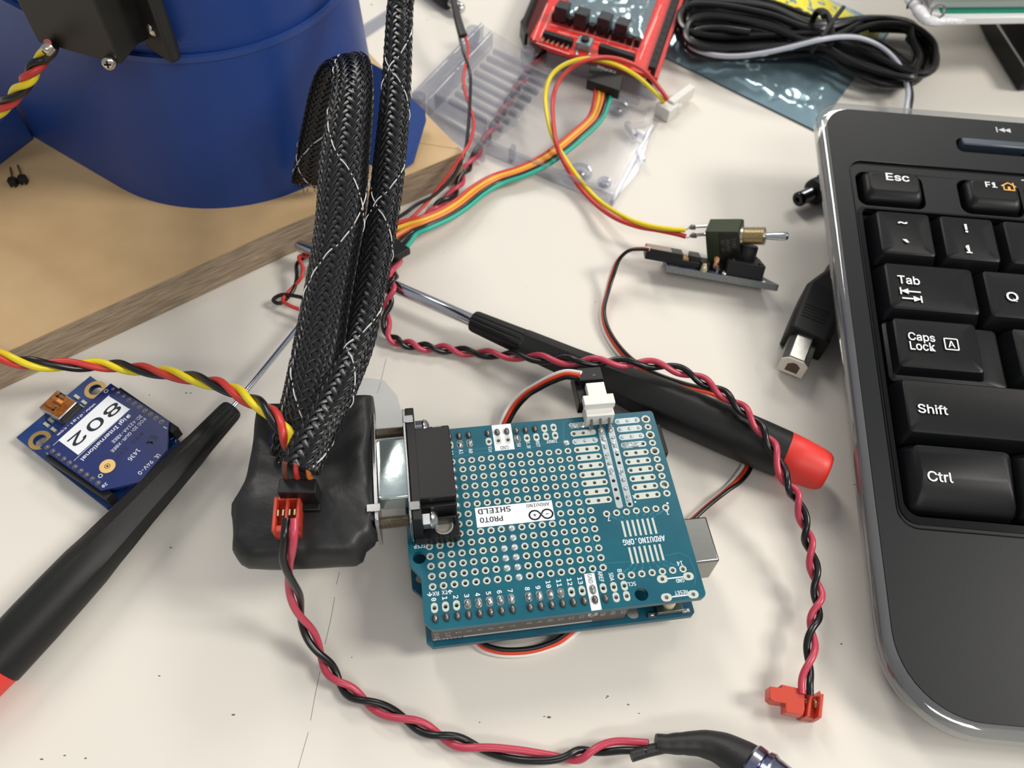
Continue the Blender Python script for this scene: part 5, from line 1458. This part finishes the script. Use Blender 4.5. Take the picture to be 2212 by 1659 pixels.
for x, y in ((20.6, 2.6), (29.4, 2.6), (20.6, 11.4), (29.4, 11.4)):
    BB.part('rivet', MB().lathe([(0, 5.0), (0.8, 5.0), (0.7, 5.5), (0, 5.6)], Matrix.Translation((x, y, 0)), 12), M_BLK, parent=BT)

# ================================================================== THREE WIRE LEAD from the board header to the button board
LW = Thing('three_wire_lead', 'flat white, red and black three wire lead with a black plug at each end', 'cable', origin=at(1200, 850, 0))
lead = [(1252, 812, 22, 1.0), (1222, 809, 20, 1.0), (1190, 820, 17, 1.0), (1160, 836, 13, 1.0), (1135, 852, 9, 1.0), (1112, 875, 5.5, 1.0), (1094, 905, 3.0, 1.0), (1078, 950, 1.2, 1.0), (1052, 1060, 1.0, 1.0), (1025, 1200, 1.0, 1.0), (1012, 1320, 1.0, 1.0), (1030, 1385, 1.5, 0.5), (1072, 1407, 1.7, 0.4), (1130, 1409, 1.7, 0.4), (1180, 1398, 1.7, 0.4), (1225, 1375, 1.5, 0.6), (1300, 1300, 1.0, 0.6), (1400, 1210, 1.0, 0.0), (1470, 1145, 1.6, -0.4), (1520, 1099, 1.7, -0.35), (1565, 1062, 1.7, -0.45), (1596, 1034, 1.0, -0.9), (1616, 1000, 0.6, -1), (1612, 960, 0.6, -1), (1596, 915, 0.6, -1), (1570, 875, 0.8, -1), (1538, 852, 1.2, -0.8), (1480, 836, 1.6, -0.5), (1425, 817, 1.7, -0.35), (1385, 797, 1.8, -0.35), (1352, 772, 1.8, -0.4), (1325, 740, 1.8, -0.4), (1307, 705, 1.8, -0.35), (1302, 670, 2, -0.35), (1312, 630, 3, -0.35), (1322, 595, 5, -0.5), (1335, 563, 8, -0.5), (1358, 542, 11, -0.6), (1385, 537, 12.5, -0.8), (1402, 539, 13, -0.8)]
pw = wpath(lead, 0.7)
for k, m, nm in ((1.15, M_WHT, 'white'), (0, M_ORED, 'red'), (-1.15, M_BWIRE, 'black')):
    LW.wpart('wire', MB().tube(plain_strand(pw, k, 0.0 if k else 0.1, True), 0.58, 10), m, label=nm + ' wire')
# plug on the white header
MS = LW.fr.i @ SH.m
PG = LW.part('plug', MB().box(12.9, 20.6, -12.2, -1.6, -0.6, 4.4).box(13.0, 19.8, -11.6, -7.4, 4.2, 6.6).box(13.0, 18.6, -7.4, -2.0, 4.2, 4.9).xf(MS), M_BLK, bevel=0.25, label='black plug on the white header')
mb = MB(); mb.add([(15.4, -9.3, 6.62), (15.9, -8.7, 6.62), (15.4, -9.9 + .3, 6.62), (14.9, -8.7, 6.62)], [(0, 1, 3)])
LW.part('arrow_mark', mb.xf(MS), mat('mark_grey', (90, 92, 96), 0.5), parent=PG, smooth=False)
MB2 = LW.fr.i @ BF.m
P2_ = LW.part('plug', MB().prism([(-7.4, 1.4), (10.4, 1.4), (10.4, 8.6), (-7.4, 8.6)], 0.6, 2.4).box(-7.4, 4.6, 1.4, 8.6, 2.3, 4.2).box(7.0, 10.4, 1.4, 8.6, 2.3, 4.2).xf(MB2), M_BLK, bevel=0.2, label='black plug on the button board')
mb = MB()
for k in range(3): mb.box(4.8, 6.6, 2.0 + k * 2.4, 3.6 + k * 2.4, 2.4, 3.0)
LW.part('contact', mb.xf(MB2), M_GOLD, parent=P2_)
LW.part('paper_strip', MB().box(-7.2, 0.8, 1.6, 8.4, 4.2, 4.26).xf(MB2), mat('dusty_grey', (146, 132, 122), 0.7), parent=P2_, smooth=False)

# ================================================================== RAINBOW FIVE WIRE LEAD
RL = Thing('rainbow_lead', 'flat five wire lead in red, yellow, orange, black and teal between two black housings', 'cable', origin=at(1150, 360, 0))
rb = [(1306, 168, 14, 1.25), (1304, 190, 13.5, 1.1), (1299, 222, 11.5, 0.95), (1284, 258, 8.5, 0.85), (1246, 294, 6.5, 0.85), (1206, 327, 6, 0.85), (1168, 352, 5, 0.85), (1124, 372, 4, 0.85), (1075, 388, 3.2, 0.9), (1036, 410, 4.0, 0.95), (997, 441, 5.6, 0.95), (960, 464, 6.5, 0.95), (917, 482, 7.8, 1.0), (885, 493, 7.6, 1.3), (858, 508, 7.8, 2.0), (840, 520, 7.8, 2.3)]
pw = wpath(rb, 0.7)
for k, m, nm in ((2, M_RED, 'red'), (1, mat('amber_insulation', (224, 178, 40), 0.4), 'yellow'), (0, M_ORA, 'orange'), (-1, M_BWIRE, 'black'), (-2, M_TEAL, 'teal')):
    RL.wpart('wire', MB().tube(plain_strand(pw, k * 1.42), 0.78, 10), m, label=nm + ' wire')
c = [at(*q, 9.0) for q in ((800, 476), (886, 536), (824, 570), (738, 510))]
mb = MB().prism([(p.x, p.y) for p in c], 6.2, 9.0)
HS = RL.wpart('housing', mb, M_BLK, bevel=0.2, label='black six way housing half under the sleeves')
HF = frame_axes(at(790, 498, 9.03), at(790, 530, 9.03) - at(790, 490, 9.03))
mb = MB(); text(mb, 'A', 1.2, 0, 0.01, h=1.9, w=1.5, rot=90, kind='mono'); text(mb, '5V', -2.2, 0, 0.01, h=1.9, w=2.6, rot=90, kind='mono')
RL.part('lettering', mb.xf(RL.fr.i @ HF.m), M_SILK, parent=HS, smooth=False)
c = [at(*q, 18.0) for q in ((1276, 132), (1348, 154), (1340, 188), (1269, 165))]
mb = MB().prism([(p.x, p.y) for p in c], 12.5, 16.5)
HS = RL.wpart('housing', mb, M_BLK, bevel=0.2, label='black housing plugged in the red board')
HF = frame_axes(at(1310, 150, 16.55), at(1335, 158, 16.55) - at(1290, 143, 16.55))
mb = MB(); text(mb, 'YEPOE', 0, 0, 0.01, h=1.5, w=8.0, rot=180, kind='mono')
RL.part('lettering', mb.xf(RL.fr.i @ HF.m), mat('soft_print', (170, 172, 176), 0.5), parent=HS, smooth=False)

# ================================================================== THIN RED AND BLACK PAIR
TP = Thing('thin_wire_pair', 'thin red and black wire pair coming out of a long black shrink sleeve', 'cable', origin=at(1000, 300, 0))
blk = [(990, 60, 16), (994, 85, 15), (1001, 112, 14), (1008, 132, 13), (1016, 165, 11.5), (1015, 220, 13), (1010, 290, 14.5), (1003, 330, 15.5), (980, 380, 11.5), (940, 420, 8), (900, 442, 7), (868, 465, 6), (800, 505, 3), (735, 530, 2.5), (680, 546, 3), (655, 558, 4.5), (641, 572, 6), (641, 600, 5), (632, 630, 4), (606, 655, 3.2), (590, 648, 3.2), (608, 637, 4.2), (640, 640, 5), (668, 648, 5), (700, 662, 4)]
rd = [(1000, 60, 16), (1006, 82, 15), (1011, 100, 14), (1009, 128, 12.5), (1002, 158, 12.5), (1003, 190, 12), (1013, 225, 12.5), (1023, 262, 13.5), (1018, 300, 15), (1003, 328, 16.5), (975, 368, 13), (930, 428, 7), (892, 468, 5), (850, 500, 3.5), (780, 520, 2.5), (710, 540, 4), (670, 553, 5), (648, 553, 7), (647, 562, 7.5), (654, 578, 7), (650, 600, 6), (632, 622, 4), (611, 646, 4.4), (622, 658, 4.4), (650, 670, 4), (690, 688, 4)]
for nm, l, m, r in (('black', blk, M_BWIRE, 0.62), ('red', rd, M_RED, 0.6)):
    TP.wpart('wire', MB().tube([Vector(p[:3]) for p in wpath(l, 0.7)], r, 10), m, label=nm + ' wire')
pw = wpath([(955, -130, 24), (972, -40, 21), (983, 15, 18.5), (990, 45, 17), (998, 72, 16), (1001, 78, 15.8)], 0.8)
n = len(pw)
TP.wpart('shrink_sleeve', MB().tube([Vector(p[:3]) for p in pw], [1.25 + 0.6 * max(0, (i / n - 0.65) / 0.35) for i in range(n)], 14, ry=[1.0] * n), M_SHR, label='long black shrink sleeve')

# ================================================================== RED BOARD STACK in the background
RF = frame_axes(at(1150, 92, 12.5), at(1408, 162, 12.5) - at(1150, 92, 12.5))
RBD = Thing('red_board', 'red circuit board with rows of black headers, small push button and raised black modules', 'circuit board', frame=RF)
def rq(pts, h): return [(lambda q: (q.x, q.y))(RF.on(a, b, h)) for a, b in pts]
M_RPCB = mat('red_board', (226, 52, 44), 0.4, c2=(206, 40, 36), vscale=0.5)
M_RPCBL = mat('red_board_print', (236, 176, 168), 0.5)
RBD.part('board', MB().prism(rq(((1146, 80), (1185, 103), (1235, 118), (1300, 130), (1402, 163), (1450, 20), (1475, -60), (1215, -60)), 0), -1.6, 0), M_RPCB, smooth=False)
RBD.part('lower_board', MB().prism(rq(((1131, 52), (1150, 82), (1190, 100), (1230, -60), (1170, -60)), -6), -8.5, -7.2), mat('dark_red_board', (120, 20, 26), 0.4), smooth=False)
RBD.part('side_wall', MB().prism(rq(((1124, 48), (1131, 38), (1172, -60), (1180, -60), (1140, 38), (1134, 55), (1141, 72), (1134, 76)), -2), -8.4, -1.5), M_BLK, bevel=0.2)
q0, q1 = rq(((1398, 150), (1470, -60)), 0.0)
d_ = (Vector(q1) - Vector(q0)).normalized(); n_ = Vector((d_.y, -d_.x))
if (Vector(rq(((1440, 150),), 0)[0]) - Vector(q0)).dot(n_) < 0: n_ = -n_
def strip(off0, off1, z0, z1, a=0.0, b=1.0):
    p, q = Vector(q0).lerp(Vector(q1), a), Vector(q0).lerp(Vector(q1), b)
    return MB().prism([tuple(p + n_ * off0), tuple(q + n_ * off0), tuple(q + n_ * off1), tuple(p + n_ * off1)], z0, z1)
RBD.part('edge_strip', strip(3.2, 4.6, -6, -2.6), M_RPCB, smooth=False)
RBD.part('side_header', strip(0.2, 3.1, -8, 1.5), M_BLKM, bevel=0.15)
mb = MB()
for k in range(14):
    p = Vector(q0).lerp(Vector(q1), 0.06 + k * 0.065) + n_ * 1.65
    mb.prism(ngon(p.x, p.y, 0.55, 6), 1.5, 1.56)
RBD.part('socket_holes', mb, M_HOLE, smooth=False)
def rline(a, b, n, name, m, h, boxs, z0, z1, off=(0, 0)):
    A_, B_ = Vector(RF.on(a[0], a[1], h)), Vector(RF.on(b[0], b[1], h))
    e = (B_ - A_).normalized(); an = math.atan2(e.y, e.x)
    for k in range(n):
        p = A_.lerp(B_, k / max(n - 1, 1))
        M_ = Matrix.Translation((p.x, p.y, 0)) @ Matrix.Rotation(an, 4, 'Z')
        RBD.part(name, MB().box(-boxs[0], boxs[0], off[0] - boxs[1], off[1] + boxs[1], z0, z1, M_), m, bevel=0.1)
rline((1200, 28), (1378, 84), 12, 'header_block', M_BLKM, 3.0, (1.15, 1.25), 0.0, 3.2)
rline((1194, 42), (1370, 98), 12, 'pin', M_SOLDD, 0.5, (0.28, 0.9), 0.0, 0.9)
rline((1180, 70), (1232, 86), 6, 'header_block', M_BLKM, 2.5, (1.0, 1.2), 0.0, 2.8)
rline((1174, 83), (1226, 100), 6, 'pin', mat('beige_pin', (190, 160, 140), 0.4, 0.6), 1.0, (0.28, 1.6), 0.4, 1.0)
rline((1301, 99), (1366, 120), 7, 'header_block', M_BLKM, 3.0, (1.1, 1.2), 0.0, 3.4)
for (a, b) in ((1215, 18), (1257, 32), (1307, 42), (1345, 54)):
    p = RF.on(a, b, 5.5)
    M_ = Matrix.Translation((p.x, p.y, 0)) @ Matrix.Rotation(math.radians(-2), 4, 'Z')
    RBD.part('module', MB().box(-2.6, 2.6, -2.4, 3.0, 1.0, 7.0, M_), mat('module_grey_black', (38, 40, 44), 0.4), bevel=0.3)
p = RF.on(1263, 93, 2)
bt = RBD.part('push_button', MB().box(p.x - 2.9, p.x + 2.9, p.y - 2.6, p.y + 2.6, 0, 3.2), mat('button_grey', (140, 156, 160), 0.35, 0.6), bevel=0.3)
RBD.part('cap', MB().lathe([(0, 3.2), (1.7, 3.2), (1.6, 4.4), (0, 4.5)], Matrix.Translation((p.x, p.y, 0)), 20), M_BLK, parent=bt)
mb = MB()
for a, b in ((1246, 118), (1270, 124), (1376, 95), (1246, 112), (1272, 118)):
    p = RF.on(a, b, 0); dome(mb, p.x, p.y, 0, 0.7, 0.9, 0.7, 8, 0.2)
RBD.part('solder_joint', mb, M_SOLD)
mb = MB()
for (a, b) in (((1205, 68), (1262, 84)), ((1262, 84), (1370, 112)), ((1187, 52), (1380, 106)), ((1152, 86), (1182, 8)), ((1166, 82), (1196, 14)), ((1176, 62), (1194, 20)), ((1290, 118), (1302, 92)), ((1382, 128), (1420, 36)), ((1392, 96), (1428, 10)), ((1158, 92), (1230, 117))):
    l_ = [RF.on(*a, 0.02), RF.on(*b, 0.02)]; line2(mb, [(q.x, q.y) for q in l_], 0.35, 0.02)
RBD.part('lettering', mb, M_RPCBL, smooth=False)
mb = MB()
for (a, b, t_) in ((1410, 56, 'D7'), (1420, 30, 'D8'), (1176, 56, '0'), (1180, 44, '1'), (1186, 30, '2'), (1170, 70, 'A')):
    p = RF.on(a, b, 0.03); text(mb, t_, p.x, p.y, 0.03, h=1.2, kind='mono')

# ================================================================== ANTISTATIC BAGS
M_BAG = mat('antistatic_film', (158, 188, 200), 0.13, 0.6, bump=0.0, spec=0.8)
M_BAG2 = mat('pale_antistatic_film', (150, 168, 174), 0.16, 0.7)
def bag(name, label, corners, z, amp, m, seed, thick=0.8, nu=60, nv=46, group=None):
    T_ = Thing(name, label, 'bag', origin=tuple(corners[0]))
    A_, B_, C_, D_ = corners
    def top(u, v):
        p = A_.lerp(B_, u).lerp(D_.lerp(C_, u), v)
        sc = 0.6
        e = min(u, 1 - u, v, 1 - v)
        k = min(1, e / 0.08)
        q = Vector((p.x * 0.06 * sc + seed, p.y * 0.06 * sc, 0.3))
        q2 = Vector((p.x * 0.16 * sc, p.y * 0.05 * sc + seed, 4.3))
        h = amp * (0.55 + noise.noise(q)) + amp * 0.7 * abs(noise.noise(q2)) + amp * 0.25 * noise.noise(Vector((p.x * 0.3, p.y * 0.3, seed)))
        return Vector((p.x, p.y, p.z + thick * 0.5 + max(0.0, h) * k))
    def bot(u, v):
        p = A_.lerp(B_, 1 - u).lerp(D_.lerp(C_, 1 - u), v)
        return Vector((p.x, p.y, p.z))
    mb = MB(); mb.grid(top, nu, nv); n0 = len(mb.v); mb.grid(bot, nu, nv)
    T_.wpart('film', mb, m, angle=80)
    return T_, top
BG, topf = bag('antistatic_bag', 'shiny blue-grey antistatic bag with yellow label, under the coiled black cable', [at(1762, 284, 0.4), at(1385, 100, 0.4), at(1480, -140, 0.4), at(1925, 60, 0.4)], 0, 2.6, M_BAG, 3.7)
def sticker(T_, name, pts2, m, lift=0.12, nu=24, nv=8, lab=None):
    """quad in the bag's (u, v) draped on the film"""
    (a, b, c, d) = [Vector(p) for p in pts2]
    def f(u, v):
        q = a.lerp(b, u).lerp(d.lerp(c, u), v)
        return topf(q.x, q.y) + Vector((0, 0, lift))
    mb = MB(); mb.grid(f, nu, nv)
    return T_.wpart(name, mb, m, smooth=True, label=lab)
M_YLB = mat('yellow_label', (236, 222, 40), 0.45)
sticker(BG, 'yellow_label', [(0.02, 0.58), (0.62, 0.58), (0.62, 0.92), (0.02, 0.92)], M_YLB)
sticker(BG, 'label_line', [(0.02, 0.655), (0.62, 0.655), (0.62, 0.675), (0.02, 0.675)], M_BPRINT, 0.16)
sticker(BG, 'label_line', [(0.08, 0.72), (0.4, 0.72), (0.4, 0.735), (0.08, 0.735)], M_BPRINT, 0.16)
BG2, topf2 = bag('antistatic_bag', 'pale crumpled antistatic film lying between the black modules of the red board', [RF.m @ RF.on(1388, 84, 1.2), RF.m @ RF.on(1222, 36, 1.2), RF.m @ RF.on(1240, -60, 1.2), RF.m @ RF.on(1440, -60, 1.2)], 0, 1.6, M_BAG2, 9.1, 0.4)
BG3, topf3 = bag('antistatic_bag', 'pale shiny film corner behind the coiled cable, beyond the yellow label', [at(1700, 24, 0.5), at(1590, -30, 0.5), at(1640, -160, 0.5), at(1800, -120, 0.5)], 0, 2.0, M_BAG2, 5.5, 0.4)

# ================================================================== COILED CABLE
CC = Thing('coiled_cable', 'bundle of thin black cable coiled in flat loops and cinched with a black tie', 'cable', origin=at(1760, 90, 4))
random.seed(21)
pts = []
NL = 13
for k in range(NL):
    r = lambda s: random.uniform(-s, s)
    zz = 4 + 1.9 * (k % 5)
    t = k / (NL - 1)
    wy = 48 + 66 * t                         # height of the waist crossing
    le = (1476 + 10 * r(1) + 14 * abs(t - 0.5), 22 + 74 * t)
    re_ = (2024 - 34 * abs(t - 0.45) - 30 * (k % 2), 118 + 14 * r(1))
    pts += [(1760 + r(6), wy - 6, zz + 2), (1660, wy - 38 - 6 * (1 - t) + r(4), zz + 3), (1550, wy - 58 + r(5), zz + 2), (le[0] + 12, le[1] - 32, zz + 1), (le[0], le[1], zz), (le[0] + 22, le[1] + 22, zz), (1560, wy + 6 + 8 * t + r(4), zz), (1660, wy + 6 + r(3), zz + 1),
            (1765 + r(5), wy + 4, zz + 2), (1830, wy + 26 + 12 * t + r(4), zz + 1), (1900, wy + 48 + 18 * t + r(4), zz), (1968, 168 + 12 * t - 22 * (1 - t) + r(4), zz), (re_[0] - 8, 152 + r(5), zz), (re_[0], re_[1], zz), (re_[0] - 16, 78 + r(4) + 8 * t, zz + 1), (1960, 50 + 14 * t + r(4), zz + 2), (1880, 36 + 22 * t + r(5), zz + 3)]
pw = wpath(pts, 1.6)
CC.wpart('cord', MB().tube([Vector(p[:3]) for p in pw], 1.35, 8), M_BWIRE)
fr_ = [(1620, 70, 15), (1560, 62, 14), (1512, 64, 12), (1489, 78, 10), (1488, 93, 9), (1508, 109, 9), (1550, 120, 10), (1600, 121, 12), (1660, 112, 15), (1720, 98, 18), (1768, 86, 20), (1815, 80, 19), (1860, 84, 17), (1905, 104, 14), (1940, 136, 11), (1958, 170, 9), (1966, 205, 8), (1962, 240, 8), (1955, 300, 6), (1950, 400, 4)]
pw = wpath(fr_, 1.0)
pts_ = [Vector(p[:3]) for p in pw]
CC.wpart('loose_cord', MB().tube(pts_, 1.35, 12), M_BWIRE, label='front strand of black cord')
sd = sides(pw)
off = [p + rt * 1.1 + up * 0.7 for p, (t_, rt, up) in zip(pts_, sd)]
off = off[int(len(off) * 0.16):]
CC.wpart('stripe', MB().tube(off, 0.95, 10), mat('grey_stripe', (176, 180, 190), 0.35), label='pale grey stripe along the cord')
tie = []
c_ = at(1768, 78, 12)
for k in range(26):
    a = 2 * math.pi * k / 20
    tie.append(c_ + Vector((math.sin(a * 0.5) * 1.2, 10.5 * math.cos(a), 7.5 * math.sin(a) + 1)))
CC.wpart('tie', MB().tube(tie, 1.25, 8), M_BLKM)
CC.wpart('tie_tail', MB().tube([at(1752, 112, 15), at(1775, 80, 21), at(1800, 44, 21), at(1822, 16, 19)], 0.9, 8), M_BLKM)

# ================================================================== CLEAR PLASTIC CASE PARTS
M_CLR = clear_mat('clear_case', (250, 250, 251), 0.2, 0.10, 1.46, 0.05)
M_CLR2 = clear_mat('clear_case_edge', (234, 236, 242), 0.4, 0.12, 1.5, 0.10)
CV = Thing('clear_case_cover', 'clear plastic case cover with a row of long raised ribs, left of the red board', 'case part', origin=at(1040, 200, 3))
def wq(pts, z): return [(p.x, p.y) for p in [at(a, b, z) for a, b in pts]]
CV.wpart('plate', MB().prism(wq(((890, 205), (1040, 52), (1195, 150), (1120, 262), (1046, 318), (1005, 285), (930, 232)), 6), 5, 6.2), M_CLR, smooth=False, bevel=0.2)
for k in range(8):
    a0, b0 = 1066 - 13.6 * k, 107 + 15.2 * k
    a1, b1 = 1192 - 15.2 * k, 166 + 16.0 * k
    p0, p1 = at(a0, b0, 8), at(a1, b1, 8)
    d = (p1 - p0).normalized(); nn = Vector((-d.y, d.x, 0)) * 0.75
    CV.wpart('rib', MB().prism([tuple((p0 + nn)[:2]), tuple((p1 + nn)[:2]), tuple((p1 - nn)[:2]), tuple((p0 - nn)[:2])], 6.2, 8.4), M_CLR2, smooth=False, bevel=0.25)
for (pa, pb) in (((893, 206), (1042, 54)), ((925, 218), (1062, 72)), ((893, 210), (1046, 320)), ((940, 206), (1050, 262))):
    p0, p1 = at(*pa, 8), at(*pb, 8)
    d = (p1 - p0).normalized(); nn = Vector((-d.y, d.x, 0)) * 0.7
    CV.wpart('side_wall', MB().prism([tuple((p0 + nn)[:2]), tuple((p1 + nn)[:2]), tuple((p1 - nn)[:2]), tuple((p0 - nn)[:2])], 1.5, 9.0), M_CLR2, smooth=False, bevel=0.25)
for (a, b) in ((1140, 112), (1022, 68), (903, 212)):
    p = at(a, b, 8)
    CV.wpart('post', MB().lathe([(1.2, 2), (2.8, 2), (2.8, 9), (2.5, 9.4), (1.4, 9.4), (1.2, 9)], Matrix.Translation((p.x, p.y, 0)), 24), M_CLR2)
CB = Thing('clear_case_tray', 'clear plastic case base tray with oval feet lying in front of the red board', 'case part', origin=at(1250, 290, 0))
CB.wpart('plate', MB().prism(wq(((1048, 322), (1130, 196), (1165, 118), (1418, 186), (1432, 250), (1405, 290), (1380, 370), (1322, 438), (1270, 415), (1190, 378), (1100, 345)), 1.5), 0.4, 1.8), M_CLR, smooth=False, bevel=0.2)
for (pa, pb, zt) in (((1050, 322), (1325, 438), 6.0), ((1180, 134), (1420, 208), 7.0), ((1410, 270), (1322, 436), 2.6), ((1110, 335), (1102, 345), 7)):
    p0, p1 = at(*pa, 2), at(*pb, 2)
    d = (p1 - p0).normalized(); nn = Vector((-d.y, d.x, 0)) * 0.8
    CB.wpart('side_wall', MB().prism([tuple((p0 + nn)[:2]), tuple((p1 + nn)[:2]), tuple((p1 - nn)[:2]), tuple((p0 - nn)[:2])], 0.4, zt), M_CLR2, smooth=False, bevel=0.25)
for (a, b, rr, k) in ((1252, 374, 4.2, 1), (1334, 236, 4.0, 0), (1305, 396, 2.2, 1)):
    p = at(a, b, 1.8)
    CB.wpart('foot_ring', MB().lathe([(rr - 0.7, 1.8), (rr - 0.6, 3.0), (rr, 3.2), (rr + 0.3, 2.8), (rr + 0.4, 1.8)], Matrix.Translation((p.x, p.y, 0)), 32), M_CLR2)
    CB.wpart('boss', MB().lathe([(0.9, 1.8), (0.9, 2.4), (1.7, 2.3), (2.0, 1.8)], Matrix.Translation((p.x, p.y - 0.6, 0)), 24), M_CLR2)
for (a, b, c, d) in ((1325, 208, 1380, 226), (1372, 290, 1392, 300), (1378, 330, 1388, 355), (1352, 272, 1372, 300)):
    p0, p1 = at(a, b, 2), at(c, d, 2)
    dd = (p1 - p0).normalized(); nn = Vector((-dd.y, dd.x, 0)) * 0.9
    CB.wpart('clip', MB().prism([tuple((p0 + nn)[:2]), tuple((p1 + nn)[:2]), tuple((p1 - nn)[:2]), tuple((p0 - nn)[:2])], 1.8, 4.4), M_CLR2, smooth=False, bevel=0.2)
CS = Thing('clear_strip', 'narrow flat clear plastic strip behind the blue housing', 'plastic strip', origin=at(820, 50, 0))
CS.wpart('strip', MB().prism(wq(((770, 64), (862, 6), (880, 20), (778, 88)), 0.5), 0.1, 0.9), M_CLR2, smooth=False)
CD = Thing('clear_bumper', 'small clear domed rubber bumper on the table at the corner of the wooden board', 'bumper', origin=at(672, 536, 0))
p = at(674, 538, 1)
CD.wpart('dome', MB().lathe([(0, 0.1), (3.2, 0.1), (3.1, 0.9), (2.5, 1.6), (1.4, 2.1), (0, 2.2)], Matrix.Translation((p.x, p.y, 0)), 24), clear_mat('clear_rubber', (200, 206, 212), 0.6, 0.08, 1.5, 0.2))
CF = Thing('clear_film', 'faint patch of clear film stuck on the table behind the wrapped adapter', 'film', origin=at(795, 850, 0))
o_ = [at(a, b, 0.05) for a, b in ((752, 905), (762, 830), (785, 815), (830, 822), (858, 855), (872, 905), (868, 940), (800, 945))]
CF.wpart('film', MB().prism([(q.x, q.y) for q in o_], 0.02, 0.12), clear_mat('thin_film', (248, 250, 252), 0.1, 0.2, 1.25, 0.04), smooth=False)

# ================================================================== BINDER, TABLET, PLUG at the top
BN = Thing('binder', 'white ring binder with a bright green divider sheet, overhanging the coiled cable', 'binder', origin=at(2100, 40, 28))
M_WB = mat('white_cover', (236, 236, 236), 0.3)
zb_ = 26.0
fl_ = [at(2005, 48, zb_), at(2500, 40, zb_), at(2500, -400, zb_), at(1945, -60, zb_)]
P2 = [(p.x, p.y) for p in fl_]
BN.wpart('lower_cover', MB().prism(P2, zb_ - 1.6, zb_ + 1.6), M_WB, bevel=0.7)
c2 = [(p.x, p.y) for p in [at(2010, 12, zb_ + 3), at(2500, 9, zb_ + 3), at(2500, -400, zb_ + 4), at(1975, -90, zb_ + 4)]]
BN.wpart('pages', MB().prism(c2, zb_ + 2.2, zb_ + 7.4), mat('paper_white', (228, 228, 222), 0.8, bump=0.4, bscale=3, stretch=(0.1, 0.1, 4)))
c3 = [(p.x, p.y) for p in [at(2034, 30, zb_ + 1.6), at(2500, 26, zb_ + 1.6), at(2500, -400, zb_ + 2), at(1980, -90, zb_ + 2)]]
BN.wpart('green_divider', MB().prism(c3, zb_ + 1.6, zb_ + 2.1), mat('green_sheet', (20, 140, 116), 0.4), label='green divider sheet')
c4 = [(p.x, p.y) for p in [at(2004, -4, zb_ + 8), at(2500, -8, zb_ + 8), at(2500, -400, zb_ + 7), at(1940, -120, zb_ + 7)]]
BN.wpart('upper_cover', MB().prism(c4, zb_ + 7.5, zb_ + 9), mat('grey_white_cover', (208, 212, 214), 0.35), bevel=0.4)
mb = MB()
pth = spline([list(at(a, b, z)) for a, b, z in ((1950, -60, zb_ + 3), (1962, -10, zb_ + 3), (1978, 14, zb_ + 3.5), (1996, 36, zb_ + 2), (2012, 44, zb_ + 0.6), (2040, 44, zb_ + 0.3), (2080, 45, zb_))], 1.0)
n = len(pth)
rad = [2.6 + 1.3 * noise.noise(Vector((i * 0.3, 1.2, 0))) if i < n * 0.7 else 1.6 * (1 - (i / n - 0.7) * 2) + 0.8 for i in range(n)]
mb.tube([Vector(p) for p in pth], rad, 14, ry=[r_ * 0.7 for r_ in rad])
BN.wpart('crumpled_spine', mb, mat('crumpled_vinyl', (226, 224, 228), 0.25, bump=0.8, bscale=0.5, bdist=0.8), label='crumpled vinyl spine corner')
for k, (a, b) in enumerate(((1975, 12), (2026, 26))):
    p = at(a, b, zb_ + 4)
    rg = [p + Vector((2.6 * math.cos(t_ * 0.4), 0.6 * math.sin(t_ * 0.4), 2.6 * math.sin(t_ * 0.4))) for t_ in range(-2, 10)]
    BN.wpart('ring', MB().tube(rg, 0.45, 8), M_STEEL)
TB = Thing('black_tablet', 'corner of a glossy black slab with a silver edge, behind the keyboard under the binder', 'device', origin=at(2200, 120, 0))
f_ = [at(2152, 46, 9), at(2224, 158, 9), at(2600, 130, 9), at(2500, -200, 9), at(2120, -20, 9)]
P2 = [(p.x, p.y) for p in f_]
TB.wpart('slab', MB().prism(P2, 0.5, 8.8), M_GLB, bevel=0.8)
p0, p1 = f_[0], f_[1]
TB.wpart('edge_trim', MB().tube([f_[4] + Vector((0, 0, -.2)), p0 + Vector((0, 0, -.2)), p1 + Vector((0, 0, -.2)), f_[2] + Vector((0, 0, -.2))], 0.5, 8), M_STEEL)
JP = Thing('metal_tip_plug', 'black and silver cable plug tip lying at the far edge behind the case cover', 'plug', origin=at(970, 0, 4))
a, b = at(1000, 22, 4.0), at(930, -28, 4.4)
ax = (b - a).normalized(); Mx = Matrix.Translation(a) @ ax.to_track_quat('Z', 'Y').to_matrix().to_4x4()
JP.wpart('tip', MB().lathe([(0, 0), (1.2, 0), (2.0, 0.8), (2.2, 2.2), (2.2, 9), (0, 9)], Mx, 20), M_STEEL)
JP.wpart('grip', MB().lathe([(0, 8.5), (3.6, 8.5), (3.8, 10), (3.4, 26), (2, 34), (0, 34)], Mx, 20), M_BLKM)
